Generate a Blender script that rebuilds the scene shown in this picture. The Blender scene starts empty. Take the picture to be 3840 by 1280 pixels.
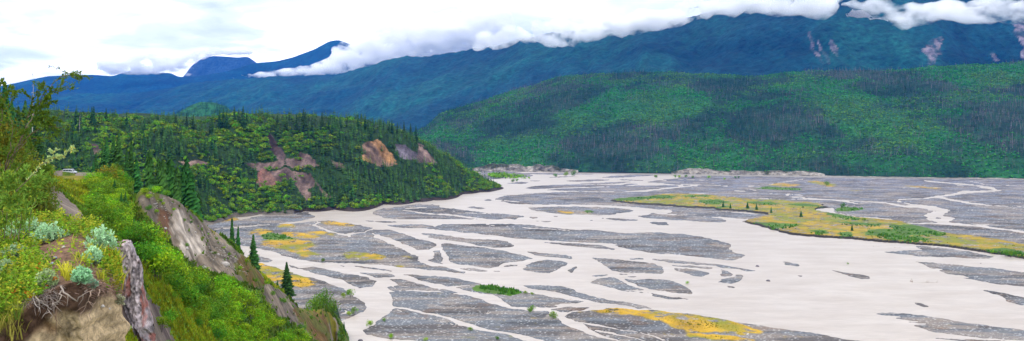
import bpy, math, random
import numpy as np
rng = np.random.default_rng(7)
random.seed(7)
SC = bpy.context.scene
COL = SC.collection
D2R = math.radians

# ------------------------------------------------------------------ camera
F = 3326.0          # focal length in photo pixels (photo is 3840 wide)
CX, HY = 1920.0, 537.0
EYE = 100.0         # metres above the river
cam_d = bpy.data.cameras.new("camera")
cam = bpy.data.objects.new("camera", cam_d)
COL.objects.link(cam)
cam.location = (0, 0, EYE)
cam.rotation_euler = (D2R(90), 0, 0)
cam_d.sensor_width = 36.0
cam_d.lens = 36.0 * F / 3840.0
cam_d.shift_y = -(640.0 - HY) / 3840.0
cam_d.clip_start = 0.1
cam_d.clip_end = 60000.0
SC.camera = cam

# ------------------------------------------------------------------ world and sun (overcast)
SUN_EL, SUN_AZ = 50.0, 215.0
w = bpy.data.worlds.new("World"); SC.world = w; w.use_nodes = True
nt = w.node_tree; nt.nodes.clear()
N = nt.nodes.new; L = nt.links.new
out = N("ShaderNodeOutputWorld"); bg = N("ShaderNodeBackground"); bg.inputs[1].default_value = 0.1
sky = N("ShaderNodeTexSky"); sky.sky_type = 'NISHITA'; sky.sun_disc = False
sky.sun_elevation = D2R(SUN_EL); sky.sun_rotation = D2R(SUN_AZ)
tc = N("ShaderNodeTexCoord"); sep = N("ShaderNodeSeparateXYZ"); L(tc.outputs['Generated'], sep.inputs[0])
za = N("ShaderNodeMath"); za.operation = 'ABSOLUTE'; L(sep.outputs[2], za.inputs[0])
zp = N("ShaderNodeMath"); zp.operation = 'ADD'; zp.inputs[1].default_value = 0.12; L(za.outputs[0], zp.inputs[0])
dx = N("ShaderNodeMath"); dx.operation = 'DIVIDE'; L(sep.outputs[0], dx.inputs[0]); L(zp.outputs[0], dx.inputs[1])
dy = N("ShaderNodeMath"); dy.operation = 'DIVIDE'; L(sep.outputs[1], dy.inputs[0]); L(zp.outputs[0], dy.inputs[1])
cb = N("ShaderNodeCombineXYZ"); L(dx.outputs[0], cb.inputs[0]); L(dy.outputs[0], cb.inputs[1])
n1 = N("ShaderNodeTexNoise"); n1.inputs['Scale'].default_value = 1.35; n1.inputs['Detail'].default_value = 6; n1.inputs['Roughness'].default_value = 0.5
n1.inputs['Distortion'].default_value = 0.4
L(cb.outputs[0], n1.inputs['Vector'])
rp = N("ShaderNodeValToRGB"); L(n1.outputs[0], rp.inputs[0])
rp.color_ramp.elements[0].position = 0.31; rp.color_ramp.elements[0].color = (0.33, 0.37, 0.44, 1)
rp.color_ramp.elements[1].position = 0.60; rp.color_ramp.elements[1].color = (1.0, 1.0, 1.0, 1)
e = rp.color_ramp.elements.new(0.45); e.color = (0.54, 0.57, 0.61, 1)
sc_ = N("ShaderNodeVectorMath"); sc_.operation = 'SCALE'; sc_.inputs['Scale'].default_value = 20.0; L(rp.outputs[0], sc_.inputs[0])
mx = N("ShaderNodeMix"); mx.data_type = 'RGBA'; mx.inputs[0].default_value = 0.96
L(sky.outputs[0], mx.inputs[6]); L(sc_.outputs[0], mx.inputs[7]); L(mx.outputs[2], bg.inputs[0]); L(bg.outputs[0], out.inputs[0])

sd = bpy.data.lights.new("sun", 'SUN'); sd.energy = 1.5; sd.angle = D2R(12); sd.color = (1.0, 0.96, 0.9)
sun = bpy.data.objects.new("sun", sd); COL.objects.link(sun)
az = D2R(SUN_AZ)
sun.rotation_euler = (D2R(90 - SUN_EL), 0, math.pi - az)   # sun stands behind the camera, to its left
SC.view_settings.view_transform = 'Standard'; SC.view_settings.look = 'None'
SC.view_settings.gamma = 1.0; SC.view_settings.exposure = 0.38
SC.render.engine = 'CYCLES'
SC.cycles.volume_bounces = 18
SC.cycles.max_bounces = 20
SC.cycles.diffuse_bounces = 3
SC.cycles.transmission_bounces = 4
SC.cycles.glossy_bounces = 2
SC.cycles.transparent_max_bounces = 8
SC.cycles.use_denoising = True
SC.cycles.volume_step_rate = 0.5
SC.cycles.volume_max_steps = 128

# ------------------------------------------------------------------ helpers
def tag(o, label=None, cat=None, group=None, kind=None):
    if label: o["label"] = label
    if cat: o["category"] = cat
    if group: o["group"] = group
    if kind: o["kind"] = kind
    return o

def link(name, me, mat=None, parent=None, loc=None):
    o = bpy.data.objects.new(name, me); COL.objects.link(o)
    if mat is not None and me is not None:
        for m in (mat if isinstance(mat, (list, tuple)) else [mat]): me.materials.append(m)
    if parent: o.parent = parent
    if loc is not None: o.location = loc
    return o

def np_mesh(name, V, Fc, col=None, smooth=False, matidx=None):
    """V (n,3); Fc list of (m,k) int arrays, all polygons; col (n,3) vertex colours"""
    V = np.asarray(V, dtype=np.float32)
    if not isinstance(Fc, list): Fc = [Fc]
    Fc = [np.asarray(f, dtype=np.int32) for f in Fc if len(f)]
    me = bpy.data.meshes.new(name)
    me.vertices.add(len(V)); me.vertices.foreach_set("co", V.ravel())
    nl = sum(f.size for f in Fc); npoly = sum(len(f) for f in Fc)
    me.loops.add(nl); me.polygons.add(npoly)
    me.loops.foreach_set("vertex_index", np.concatenate([f.ravel() for f in Fc]))
    tot = np.concatenate([np.full(len(f), f.shape[1], dtype=np.int32) for f in Fc])
    st = np.concatenate([[0], np.cumsum(tot)[:-1]]).astype(np.int32)
    me.polygons.foreach_set("loop_start", st); me.polygons.foreach_set("loop_total", tot)
    me.polygons.foreach_set("use_smooth", np.full(npoly, smooth, dtype=bool))
    if matidx is not None: me.polygons.foreach_set("material_index", np.asarray(matidx, dtype=np.int32))
    if col is not None:
        a = me.color_attributes.new("col", 'FLOAT_COLOR', 'POINT')
        c = np.ones((len(V), 4), dtype=np.float32); c[:, :3] = np.clip(col, 0, 1)
        a.data.foreach_set("color", c.ravel())
    me.update(calc_edges=True)
    return me

def grid_faces(n, m):
    i = np.arange(n - 1)[:, None]; j = np.arange(m - 1)[None, :]
    a = i * m + j
    return np.stack([a, a + 1, a + m + 1, a + m], -1).reshape(-1, 4)

def _h(ix, iy, s):
    h = (ix.astype(np.int64) * 374761393 + iy.astype(np.int64) * 668265263 + s * 1442695041) & 0xffffffff
    h = ((h ^ (h >> 13)) * 1274126177) & 0xffffffff
    h = ((h ^ (h >> 16)) * 2246822519) & 0xffffffff
    return ((h ^ (h >> 15)) & 0xffff) / 65535.0

def vnoise(x, y, s=0):
    x = np.asarray(x, float); y = np.asarray(y, float)
    ix = np.floor(x); iy = np.floor(y); fx = x - ix; fy = y - iy
    fx = fx * fx * fx * (fx * (fx * 6 - 15) + 10); fy = fy * fy * fy * (fy * (fy * 6 - 15) + 10)
    a = _h(ix, iy, s); b = _h(ix + 1, iy, s); c = _h(ix, iy + 1, s); d = _h(ix + 1, iy + 1, s)
    return (a + (b - a) * fx) * (1 - fy) + (c + (d - c) * fx) * fy

def fbm(x, y, octv=4, s=0, gain=0.5):
    r = 0; a = 1; t = 0
    for k in range(octv):
        r = r + a * (vnoise(x * 2 ** k + 17.3 * k, y * 2 ** k - 9.1 * k, s + k) - 0.5); t += a; a *= gain
    return r / t * 2      # about -1..1

def ridged(x, y, octv=4, s=0, gain=0.5):
    r = 0; a = 1; t = 0
    for k in range(octv):
        r = r + a * (1 - 2 * np.abs(vnoise(x * 2 ** k + 7.3 * k, y * 2 ** k - 3.1 * k, s + k) - 0.5) * 2); t += a; a *= gain
    return r / t          # about -1..1

def P(px, py, d):
    px = np.asarray(px, float); py = np.asarray(py, float); d = np.asarray(d, float)
    return np.stack([(px - CX) / F * d, d + 0 * px, EYE - (py - HY) / F * d], -1)

def lerp_pts(x, pts):
    p = np.array(pts, float); return np.interp(x, p[:, 0], p[:, 1])

def in_poly(x, y, poly):
    x = np.asarray(x); y = np.asarray(y)
    res = np.zeros(x.shape, bool); p = np.array(poly, float)
    m = (x >= p[:, 0].min()) & (x <= p[:, 0].max()) & (y >= p[:, 1].min()) & (y <= p[:, 1].max())
    if not m.any(): return res
    xs = x[m]; ys = y[m]; r = np.zeros(xs.shape, bool); j = len(p) - 1
    for i in range(len(p)):
        xi, yi = p[i]; xj, yj = p[j]
        if yi != yj:
            c = ((yi > ys) != (yj > ys)) & (xs < (xj - xi) * (ys - yi) / (yj - yi) + xi)
            r ^= c
        j = i
    res[m] = r
    return res

def stroke_poly(pts, wd):
    """polyline -> polygon, width mostly vertical in the picture"""
    p = np.array(pts, float); n = len(p)
    wd = np.interp(np.linspace(0, 1, n), np.linspace(0, 1, len(np.atleast_1d(wd))), np.atleast_1d(wd))
    t = np.gradient(p, axis=0); t /= np.linalg.norm(t, axis=1)[:, None] + 1e-9
    nrm = np.stack([-t[:, 1] * 2.0, t[:, 0]], -1)
    a = p + nrm * wd[:, None] / 2; b = p - nrm * wd[:, None] / 2
    return np.concatenate([a, b[::-1]])

def tile(ox, oy, s, pts): return [(ox + x / s, oy + y / s) for x, y in pts]
T12 = lambda *p: tile(880, 640, 2.6833, p)
T34 = lambda *p: tile(1840, 640, 2.6833, p)
T5 = lambda *p: tile(2800, 640, 2.476, p)
T6 = lambda *p: tile(2800, 930, 2.454, p)

def box_blur(a, r, ax):
    if r < 1: return a
    k = 2 * r + 1
    pad = [(0, 0)] * a.ndim; pad[ax] = (r + 1, r)
    c = np.cumsum(np.pad(a, pad, mode='edge'), axis=ax, dtype=np.float64)
    sl1 = [slice(None)] * a.ndim; sl2 = [slice(None)] * a.ndim
    sl1[ax] = slice(k, None); sl2[ax] = slice(0, -k)
    return (c[tuple(sl1)] - c[tuple(sl2)]) / k

# ------------------------------------------------------------------ materials
def new_mat(name):
    m = bpy.data.materials.new(name); m.use_nodes = True
    t = m.node_tree; b = t.nodes["Principled BSDF"]; return m, t, b

def mat_plain(name, c, rough=0.8, metal=0.0, spec=0.3, var=0.12, scale=3.0):
    m, t, b = new_mat(name)
    n = t.nodes.new("ShaderNodeTexNoise"); n.inputs['Scale'].default_value = scale; n.inputs['Detail'].default_value = 4
    tcn = t.nodes.new("ShaderNodeTexCoord"); t.links.new(tcn.outputs['Object'], n.inputs['Vector'])
    r = t.nodes.new("ShaderNodeValToRGB"); t.links.new(n.outputs[0], r.inputs[0])
    r.color_ramp.elements[0].position = 0.3; r.color_ramp.elements[1].position = 0.7
    r.color_ramp.elements[0].color = (*[v * (1 - var) for v in c], 1); r.color_ramp.elements[1].color = (*[min(1, v * (1 + var)) for v in c], 1)
    t.links.new(r.outputs[0], b.inputs['Base Color'])
    b.inputs['Roughness'].default_value = rough; b.inputs['Metallic'].default_value = metal
    b.inputs['Specular IOR Level'].default_value = spec
    return m

def mat_attr(name, rough=0.95, spec=0.15, nscale=0.5, namp=0.35, bump=0.0, bscale=1.0, bdist=0.3, translucent=0.0, objrand=0.0, hue=0.0, stretch=None):
    """base colour = the mesh's own colour attribute varied by a noise in world metres"""
    m, t, b = new_mat(name); Nn = t.nodes.new; Lk = t.links.new
    at = Nn("ShaderNodeAttribute"); at.attribute_name = "col"
    geo = Nn("ShaderNodeNewGeometry"); src = geo.outputs['Position']
    if stretch:
        mp = Nn("ShaderNodeMapping"); mp.inputs['Scale'].default_value = stretch; Lk(src, mp.inputs['Vector']); src = mp.outputs[0]
    n = Nn("ShaderNodeTexNoise"); n.inputs['Scale'].default_value = nscale; n.inputs['Detail'].default_value = 5; n.inputs['Roughness'].default_value = 0.65
    Lk(src, n.inputs['Vector'])
    mr = Nn("ShaderNodeMapRange"); mr.inputs[1].default_value = 0.3; mr.inputs[2].default_value = 0.7
    mr.inputs[3].default_value = 1 - namp; mr.inputs[4].default_value = 1 + namp; Lk(n.outputs[0], mr.inputs[0])
    fac = mr.outputs[0]
    if objrand:
        oi = Nn("ShaderNodeObjectInfo"); m2 = Nn("ShaderNodeMapRange"); m2.inputs[3].default_value = 1 - objrand; m2.inputs[4].default_value = 1 + objrand
        Lk(oi.outputs['Random'], m2.inputs[0]); mm = Nn("ShaderNodeMath"); mm.operation = 'MULTIPLY'
        Lk(fac, mm.inputs[0]); Lk(m2.outputs[0], mm.inputs[1]); fac = mm.outputs[0]
    v = Nn("ShaderNodeVectorMath"); v.operation = 'SCALE'; Lk(at.outputs['Color'], v.inputs[0]); Lk(fac, v.inputs['Scale'])
    colr = v.outputs[0]
    if hue:
        oi2 = Nn("ShaderNodeObjectInfo"); m3 = Nn("ShaderNodeMapRange"); m3.inputs[3].default_value = 0.5 - hue; m3.inputs[4].default_value = 0.5 + hue
        mulr = Nn("ShaderNodeMath"); mulr.operation = 'MULTIPLY'; mulr.inputs[1].default_value = 7.13; fr = Nn("ShaderNodeMath"); fr.operation = 'FRACT'
        Lk(oi2.outputs['Random'], mulr.inputs[0]); Lk(mulr.outputs[0], fr.inputs[0]); Lk(fr.outputs[0], m3.inputs[0])
        hs = Nn("ShaderNodeHueSaturation"); Lk(m3.outputs[0], hs.inputs['Hue']); Lk(colr, hs.inputs['Color']); colr = hs.outputs[0]
    Lk(colr, b.inputs['Base Color'])
    b.inputs['Roughness'].default_value = rough; b.inputs['Specular IOR Level'].default_value = spec
    if bump:
        bn = Nn("ShaderNodeTexNoise"); bn.inputs['Scale'].default_value = bscale; bn.inputs['Detail'].default_value = 6; bn.inputs['Roughness'].default_value = 0.65
        Lk(src, bn.inputs['Vector']); bu = Nn("ShaderNodeBump"); bu.inputs['Strength'].default_value = bump; bu.inputs['Distance'].default_value = bdist
        Lk(bn.outputs[0], bu.inputs['Height']); Lk(bu.outputs[0], b.inputs['Normal'])
    if translucent:
        tr = Nn("ShaderNodeBsdfTranslucent"); Lk(colr, tr.inputs[0]); mxs = Nn("ShaderNodeMixShader"); mxs.inputs[0].default_value = translucent
        o = t.nodes["Material Output"]; Lk(b.outputs[0], mxs.inputs[1]); Lk(tr.outputs[0], mxs.inputs[2]); Lk(mxs.outputs[0], o.inputs[0])
    return m
# ------------------------------------------------------------------ river: traced bars (+) and channels (-), in photo pixels on the valley floor
BARS = []
def bar(p, h=0.6): BARS.append((p, h))
def chan(p, w=8, s=1.0): BARS.append((stroke_poly(p, np.atleast_1d(w) / s), -1))
bar(T12((-300,600),(-300,480),(0,465),(60,500),(250,455),(450,432),(700,422),(745,418),(755,440),(835,462),(740,490),(560,520),(400,540),(200,548),(0,565)))
bar(T12((-400,600),(30,580),(340,550),(620,530),(790,512),(960,503),(1260,553),(1390,578),(1400,600),(1380,635),(1395,670),(1500,700),(1700,800),(1840,859),(1850,925),(1970,960),(2100,970),(2300,1020),(2300,1037),(2050,1009),(1850,990),(1600,964),(1450,954),(1200,934),(960,924),(850,920),(600,884),(510,862),(400,820),(250,785),(30,750),(-400,720)))
chan(T12((845,515),(805,550),(870,578),(960,612),(1120,648),(1180,634),(1290,628),(1340,605),(1390,595)), (14,16,20,18,16,12,10,9,8), 2.68)
chan(T12((1100,640),(1150,655),(1165,668)), 12, 2.68)
chan(T12((1400,655),(1500,678),(1650,740),(1800,810),(1990,870)), (30,50,60,70,80), 2.68)
bar(T12((1400,600),(1560,600),(1700,640),(1760,660),(1900,700),(2050,735),(2030,765),(1970,795),(1850,795),(1700,740),(1600,690),(1450,650),(1380,630)))
bar(T12((1390,440),(1395,410),(1500,385),(1640,360),(1860,338),(1990,342),(2060,350),(2065,372),(2200,385),(2320,400),(2576,432),(2736,440),(2916,456),(2826,485),(2976,500),(2726,485),(2576,470),(2460,490),(2200,485),(1900,485),(1620,490),(1520,480),(1470,455),(1400,445)))
chan(T12((1940,370),(1740,383),(1680,403),(1760,408),(1900,430),(2200,450),(2400,475),(2530,492)), 13, 2.68)
chan(T12((2070,385),(2200,410),(2400,430),(2576,435)), 7, 2.68)
for p in [((1300,503),(1500,510),(1680,522),(1500,524),(1330,512)), ((2080,328),(2140,331),(2120,336),(2090,334)), ((2320,370),(2400,362),(2570,383),(2450,387)), ((2490,293),(2576,290),(2620,302),(2530,302)),
          ((1535,545),(1600,552),(1760,540),(1900,545),(1990,560),(2005,580),(1990,590),(1900,580),(1800,580),(1650,575),(1560,560)),
          ((2085,740),(2150,735),(2350,760),(2500,775),(2576,790),(2700,810),(2900,850),(3000,890),(2850,915),(2700,935),(2650,960),(2550,980),(2400,960),(2250,940),(2180,920),(2140,890),(2150,860),(2110,800)),
          ((1990,810),(2060,800),(2090,850),(2080,859),(2090,930),(2130,950),(2000,925),(1930,900),(2000,880),(2010,840)),
          ((2240,980),(2400,985),(2576,1005),(2500,1017),(2300,1000)),
          ((680,990),(800,974),(950,999),(1100,1029),(1300,1074),(1420,1109),(1400,1169),(1250,1179),(1150,1149),(1060,1099),(950,1064),(850,1044),(760,1024)),
          ((550,950),(640,975),(690,990),(640,985),(560,962)),
          ((1270,1029),(1400,1035),(1570,1037),(1620,1064),(1560,1077),(1400,1071),(1310,1049)),
          ((1160,955),(1300,967),(1500,997),(1650,1014),(1500,1012),(1250,976)), ((1045,953),(1130,964),(1090,972)),
          ((1545,1094),(1650,1099),(1800,1124),(1900,1149),(2000,1184),(2280,1234),(2150,1232),(2000,1212),(1800,1210),(1600,1212),(1550,1180),(1640,1146),(1600,1119)),
          ((1660,1042),(1770,1049),(2000,1062),(2250,1089),(2400,1119),(2480,1144),(2300,1159),(2150,1164),(2000,1129),(1850,1089),(1780,1064)),
          ((100,930),(270,930),(480,1000),(650,1060),(850,1095),(1000,1150),(1120,1210),(1200,1275),(1290,1330),(1325,1400),(1310,1430),(1200,1465),(1080,1515),(1020,1535),(900,1560),(600,1600),(0,1300),(-200,1000)),
          ((230,859),(300,879),(380,904),(330,924),(230,919)),
          ((2240,1180),(2360,1158),(2480,1148),(2576,1150),(2826,1195),(3026,1244),(3276,1290),(3536,1324),(3450,1340),(3200,1355),(3240,1372),(2996,1380),(2796,1372),(2776,1345),(2640,1270),(2576,1254),(2400,1230)),
          ((3200,1402),(3330,1374),(3576,1379),(3476,1409),(3356,1434),(3276,1424))]:
    bar(T12(*p))
bar(T12((1550,1220),(1700,1214),(1900,1228),(2150,1229),(2300,1249),(2500,1300),(2576,1338),(2726,1375),(2816,1400),(3150,1420),(3250,1490),(3300,1540),(3500,1620),(3700,1680),(3850,1720),(4100,1840),(4100,2300),(1900,2300),(2000,1790),(1950,1722),(1760,1705),(1500,1690),(1330,1650),(1285,1600),(1400,1550),(1480,1480),(1600,1385),(1590,1340)))
chan(T12((1640,1150),(1600,1165),(1650,1210),(1760,1208)), 8, 2.68)
chan(T12((1640,1158),(1760,1162),(1980,1186),(1960,1210)), 7, 2.68)
chan(T12((1590,1378),(1750,1395),(1950,1435),(2130,1475),(2300,1540),(2450,1590),(2576,1610),(2776,1650),(3096,1728),(3300,1800)), (14,16,20,24,40,40,30,30,40,50), 2.68)
chan(T12((1620,1400),(1800,1460),(1950,1500),(2100,1530),(2300,1560)), 6, 2.68)
# long bars in the middle
bar(T34((-576,575),(-486,538),(-276,540),(0,538),(200,540),(440,557),(640,580),(850,600),(1050,600),(1250,625),(1420,630),(1500,628),(1700,625),(1900,640),(2100,665),(2250,700),(2370,725),(2430,765),(2390,790),(2450,830),(2555,850),(2480,897),(2380,900),(2250,885),(2050,862),(1830,840),(1600,825),(1400,795),(1290,765),(1225,735),(1000,725),(600,705),(300,685),(0,645),(-176,630),(-426,605),(-576,590)), 0.8)
chan(T34((-60,545),(200,562),(340,577),(560,590),(800,602)), 9, 2.68)
chan(T34((1180,742),(1300,740),(1480,735)), 5, 2.68)
for p in [((-716,628),(-476,650),(-176,690),(0,697),(150,712),(235,765),(170,772),(0,775),(-150,750),(-300,715),(-640,675),(-600,660),(-680,645)),
          ((345,180),(400,160),(600,145),(900,138),(1300,145),(1400,130),(1500,135),(1300,160),(1000,165),(700,175),(500,187)),
          ((550,195),(700,182),(1100,168),(1500,152),(1850,145),(1900,160),(1600,192),(1300,212),(1000,205),(700,202)),
          ((360,373),(600,366),(900,364),(1300,380),(1400,390),(1450,410),(1280,430),(1210,448),(1050,447),(800,442),(600,430),(430,400)),
          ((1780,398),(2000,396),(2300,410),(2576,432),(2676,440),(2830,450),(2700,485),(2576,487),(2300,467),(2000,457),(1780,432),(1840,408)),
          ((1460,460),(1600,450),(1610,428),(1800,445),(2200,470),(2330,485),(2380,515),(2200,518),(1900,500),(1600,482)),
          ((1580,520),(1640,513),(1770,520),(1800,548),(1680,550)), ((1050,477),(1300,485),(1500,500),(1430,508),(1250,500)),
          ((930,497),(1080,506),(1080,511),(960,503)), ((620,461),(740,463),(740,468),(630,466)), ((390,465),(500,478),(440,484)), ((400,502),(680,516),(560,519),(420,508)),
          ((0,452),(120,478),(130,492),(0,490),(-80,480)), ((520,722),(700,725),(900,735),(1150,755),(1250,790),(1230,800),(1000,780),(750,755)),
          ((360,812),(560,830),(800,859),(830,890),(700,882),(480,862)), ((750,105),(900,95),(1100,89),(1220,95),(1000,110),(850,113)),
          ((1130,70),(1200,55),(1500,43),(1650,47),(1500,60),(1300,73)), ((300,26),(600,26),(1100,36),(700,42),(400,36)), ((360,105),(540,96),(480,109)),
          ((160,128),(300,114),(380,121),(300,136)), ((840,130),(1100,124),(1430,111),(1300,131),(1050,137)), ((1230,86),(1540,98),(1560,106),(1350,99)), ((560,72),(700,60),(860,56),(700,70)),
          ((325,979),(420,929),(560,897),(680,909),(780,934),(735,954),(640,1024),(610,1037),(450,1024),(350,1004)), ((775,1019),(870,959),(875,979),(840,1014),(790,1034)),
          ((1015,879),(1200,887),(1500,914),(1650,939),(1730,969),(1735,1019),(1720,1037),(1500,1034),(1280,1019),(1180,984),(1150,949),(1070,909)),
          ((1370,884),(1520,887),(1550,897),(1420,896)), ((1600,889),(1800,899),(2050,927),(2300,947),(2576,994),(2680,1010),(2576,1014),(2400,986),(2200,956),(2000,943),(1800,930)),
          ((1800,949),(2000,955),(2250,979),(2200,989),(2000,979)), ((1840,974),(2000,989),(2200,1029),(2210,1044),(2110,1071),(2040,1064),(1980,1039),(1880,1009)),
          ((2300,991),(2400,1019),(2450,1044),(2400,1067),(2320,1059),(2295,1044),(2320,1024)), ((2280,1121),(2330,1089),(2450,1074),(2470,1044),(2530,1049),(2545,1084),(2480,1121),(2400,1131)),
          ((1010,1124),(1080,1089),(1180,1074),(1250,1079),(1350,1139),(1500,1184),(1550,1204),(1400,1199),(1200,1184),(1080,1144)),
          ((1340,1089),(1450,1099),(1600,1087),(1800,1097),(1900,1134),(2020,1209),(2035,1239),(1850,1229),(1600,1189),(1480,1159),(1400,1124)),
          ((1000,1064),(1100,1049),(1200,1051),(1060,1069)), ((1270,1036),(1500,1036),(1320,1044)), ((1370,1058),(1500,1063),(1400,1068)),
          ((0,1008),(200,1013),(60,1021)), ((120,964),(200,948),(290,953),(180,966)), ((2380,1160),(2450,1170),(2460,1182),(2400,1178)),
          ((310,1154),(450,1159),(700,1164),(800,1189),(900,1229),(1050,1269),(1250,1309),(1450,1349),(1690,1400),(1500,1386),(1280,1356),(1050,1321),(850,1276),(700,1234),(500,1204),(380,1179))]:
    bar(T34(*p))
bar(T34((1250,1189),(1500,1219),(1900,1279),(2150,1299),(1800,1295),(1450,1241)), 0.28)
# right plain with the meadow
bar(T34((-80,90),(60,82),(150,68),(400,65),(425,45),(200,10),(-100,0)), 0.9)
bar(T34((50,288),(150,255),(500,225),(900,212),(1300,216),(1560,215),(1650,185),(1880,165),(1950,150),(1700,125),(1560,120),(1700,95),(1900,80),(1900,60),(2200,58),(2576,60)) + [(3100,668),(3840,676),(4600,684),(4600,1100),(3840,971),(3567,927),(3244,902),(2970,882),(2913,866),(2840,845),(2783,832),(2810,822),(2887,806),(2800,796),(2625,790),(2474,785),(2361,775)] + T34((1100,345),(800,340),(350,340),(200,330),(80,300)), 0.9)
for p, w in [(((1550,205),(1700,188),(1900,165),(2100,150)), 14), (((1900,140),(2300,150),(2400,160)), 8), (((1920,222),(2200,240),(2576,270)), 7), (((1730,232),(1800,240)), 8),
             (((2450,203),(2576,208)), 9), (((1880,88),(2150,98)), 6), (((1560,88),(1780,100)), 10), (((0,290),(140,300),(300,318)), 8), (((2000,170),(2060,182)), 6)]:
    chan(T34(*p), w, 2.68)
for p, w in [(((0,265),(300,265),(600,268),(900,278),(1300,300),(1450,330),(1600,340),(1750,355)), (7,8,8,9,14,18,18,20)), (((350,215),(420,245),(540,250)), 10), (((380,215),(540,235)), 10),
             (((540,255),(800,272),(1050,312),(1000,325),(850,335)), 9), (((850,400),(1000,425),(1200,450)), 9), (((1640,95),(1900,118),(2100,135),(2290,160)), 12), (((2290,160),(2300,175),(2380,185),(2150,195),(2000,205),(1900,225),(1640,262)), (20,14,12,18,32,22,14)),
             (((1740,250),(1850,262),(2050,300),(2300,328),(2576,340),(3000,350)), (10,16,22,12,8,8)), (((1700,258),(1400,270),(1385,282),(1550,320),(1850,360)), 12), (((1440,490),(1700,490),(1900,495),(2200,520),(2576,570),(3000,620)), (8,12,24,16,18,20)),
             (((0,148),(130,138)), 8), (((0,170),(100,186)), 9), (((530,78),(400,100),(200,130)), 7), (((2060,98),(2210,130)), 8), (((2150,540),(2576,600)), 4), (((2400,290),(2560,300)), 5), (((1000,90),(1300,110)), 3),
             (((1750,130),(2150,150)), 4), (((0,205),(180,212)), 4)]:
    chan(T5(*p), w, 2.476)
BARS.append((T5((620,378),(660,352),(830,345),(810,375),(860,400),(800,402),(700,385)), -1))
BARS.append((T5((1560,310),(1750,330),(1900,370),(1850,400),(1830,420),(1940,440),(1870,490),(1700,470),(1640,420),(1720,380),(1600,345),(1450,330)), -1))
BARS.append((T5((2150,160),(2200,145),(2290,150),(2290,180)), -1))
bar(T5((1740,440),(1780,432),(1830,443),(1790,450)), 0.5); bar(T5((1700,375),(1750,370),(1760,380)), 0.5)
bar(T5((1270,757),(1500,742),(1640,740),(1560,700),(1700,705),(2000,740),(2300,800),(2250,818),(2000,812),(1600,792)), 0.5)
for p in [((1555,128),(1800,143),(2100,172),(2560,218),(3000,270),(3000,400),(2560,356),(2300,330),(1950,275),(2060,272),(1850,240),(1765,208),(1810,195),(1710,188)),
          ((2160,385),(2300,400),(2560,465),(3000,560),(3000,640),(2560,545),(2450,510),(2330,450)),
          ((1160,598),(1350,597),(1600,620),(1900,670),(2200,710),(2560,770),(3000,850),(3000,980),(2560,850),(2200,830),(1900,790),(1720,770),(1540,710),(1700,712),(1480,675),(1620,685),(1380,650),(1450,640),(1240,620)),
          ((1680,822),(1900,835),(2300,850),(2500,860),(2000,864)), ((300,132),(350,130),(500,155),(480,170),(380,160)), ((440,248),(540,257),(500,267)),
          ((765,205),(900,225),(1050,245),(1130,262),(1145,285),(1060,285),(960,265),(820,225)), ((1520,498),(1600,510),(1700,548),(1620,540),(1540,510)),
          ((1940,132),(2170,138),(2170,143)), ((-5,200),(30,215),(0,222))]:
    bar(T6(*p), 0.5)
bar([(2118,1186),(2149,1174),(2213,1165),(2306,1156),(2455,1165),(2585,1180),(2697,1199),(2800,1217),(3000,1245),(3146,1268),(3300,1290),(3500,1330),(3500,1500),(2500,1500),(2324,1280),(2231,1242),(2175,1213)])
chan(T34((860,1520),(1000,1545),(1250,1590),(1500,1630),(1700,1680),(1850,1730)), (14,18,10,8,8,6), 2.68)
chan(T34((1050,1600),(1300,1650),(1500,1700),(1650,1740)), 10, 2.68)
GOLD = [T12((875,520),(960,505),(1100,525),(1260,553),(1150,562),(1000,552),(880,540)), T12((420,560),(480,540),(590,545),(600,570),(480,572)),
        T12((480,630),(560,620),(700,640),(850,660),(850,680),(700,680),(560,665),(460,650)), T12((710,625),(780,612),(900,620),(1030,640),(1000,660),(850,645)),
        T12((260,710),(400,690),(600,690),(780,720),(810,770),(700,790),(880,859),(700,875),(520,800),(300,760)), T12((140,640),(230,590),(360,600),(380,640),(250,650)),
        T12((1100,835),(1200,820),(1450,845),(1530,870),(1450,905),(1200,900),(1120,870)), T12((1560,953),(1730,953),(1720,970),(1580,970)), T12((1690,873),(1760,868),(1740,892)),
        T12((0,880),(270,930),(480,1000),(600,1040),(780,1110),(790,1150),(690,1185),(560,1170),(270,1100),(0,1000)), T12((-200,480),(0,470),(170,463),(165,490),(0,502),(-200,520)),
        T34((650,398),(860,430),(800,439),(660,412)), T34((510,391),(630,394),(600,405)), T34((870,413),(1040,428),(950,433)), T34((430,44),(560,50),(500,58)),
        T5((170,138),(300,118),(500,135),(400,152)), T5((540,103),(640,98),(820,130),(790,158),(720,140)), T5((950,185),(1060,190),(1050,200)), T5((1120,175),(1190,180),(1150,190)), T5((1450,140),(1800,165),(1780,175),(1500,150)),
        T34((830,1434),(1020,1399),(1250,1384),(1650,1409),(2000,1449),(2450,1524),(2620,1580),(2750,1640),(2700,1655),(2576,1649),(2300,1644),(2000,1619),(1850,1579),(1700,1514),(1600,1499),(1450,1459),(1250,1444),(1000,1424)),
        T34((1960,1639),(2200,1659),(2576,1689),(2700,1718),(2300,1712),(2000,1674))]
PLAIN = [T34((1220,295),(1400,280),(1600,265),(1750,240),(2000,243),(2250,255),(2400,275),(2576,290),(2890,305),(3230,330),(3340,345),(3320,365),(2576,412),(2300,400),(2250,385),(1900,370),(1700,350),(1400,335),(1240,315)),
         T5((0,290),(300,305),(650,330),(740,345),(610,370),(760,402),(1000,440),(1430,480),(1650,540),(1880,600),(2200,630),(2576,700),(3400,860),(3400,1000),(2576,825),(1900,715),(1100,650),(420,600),(280,560),(100,510),(-30,480),(80,455),(220,420),(205,405),(0,382))]
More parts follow.
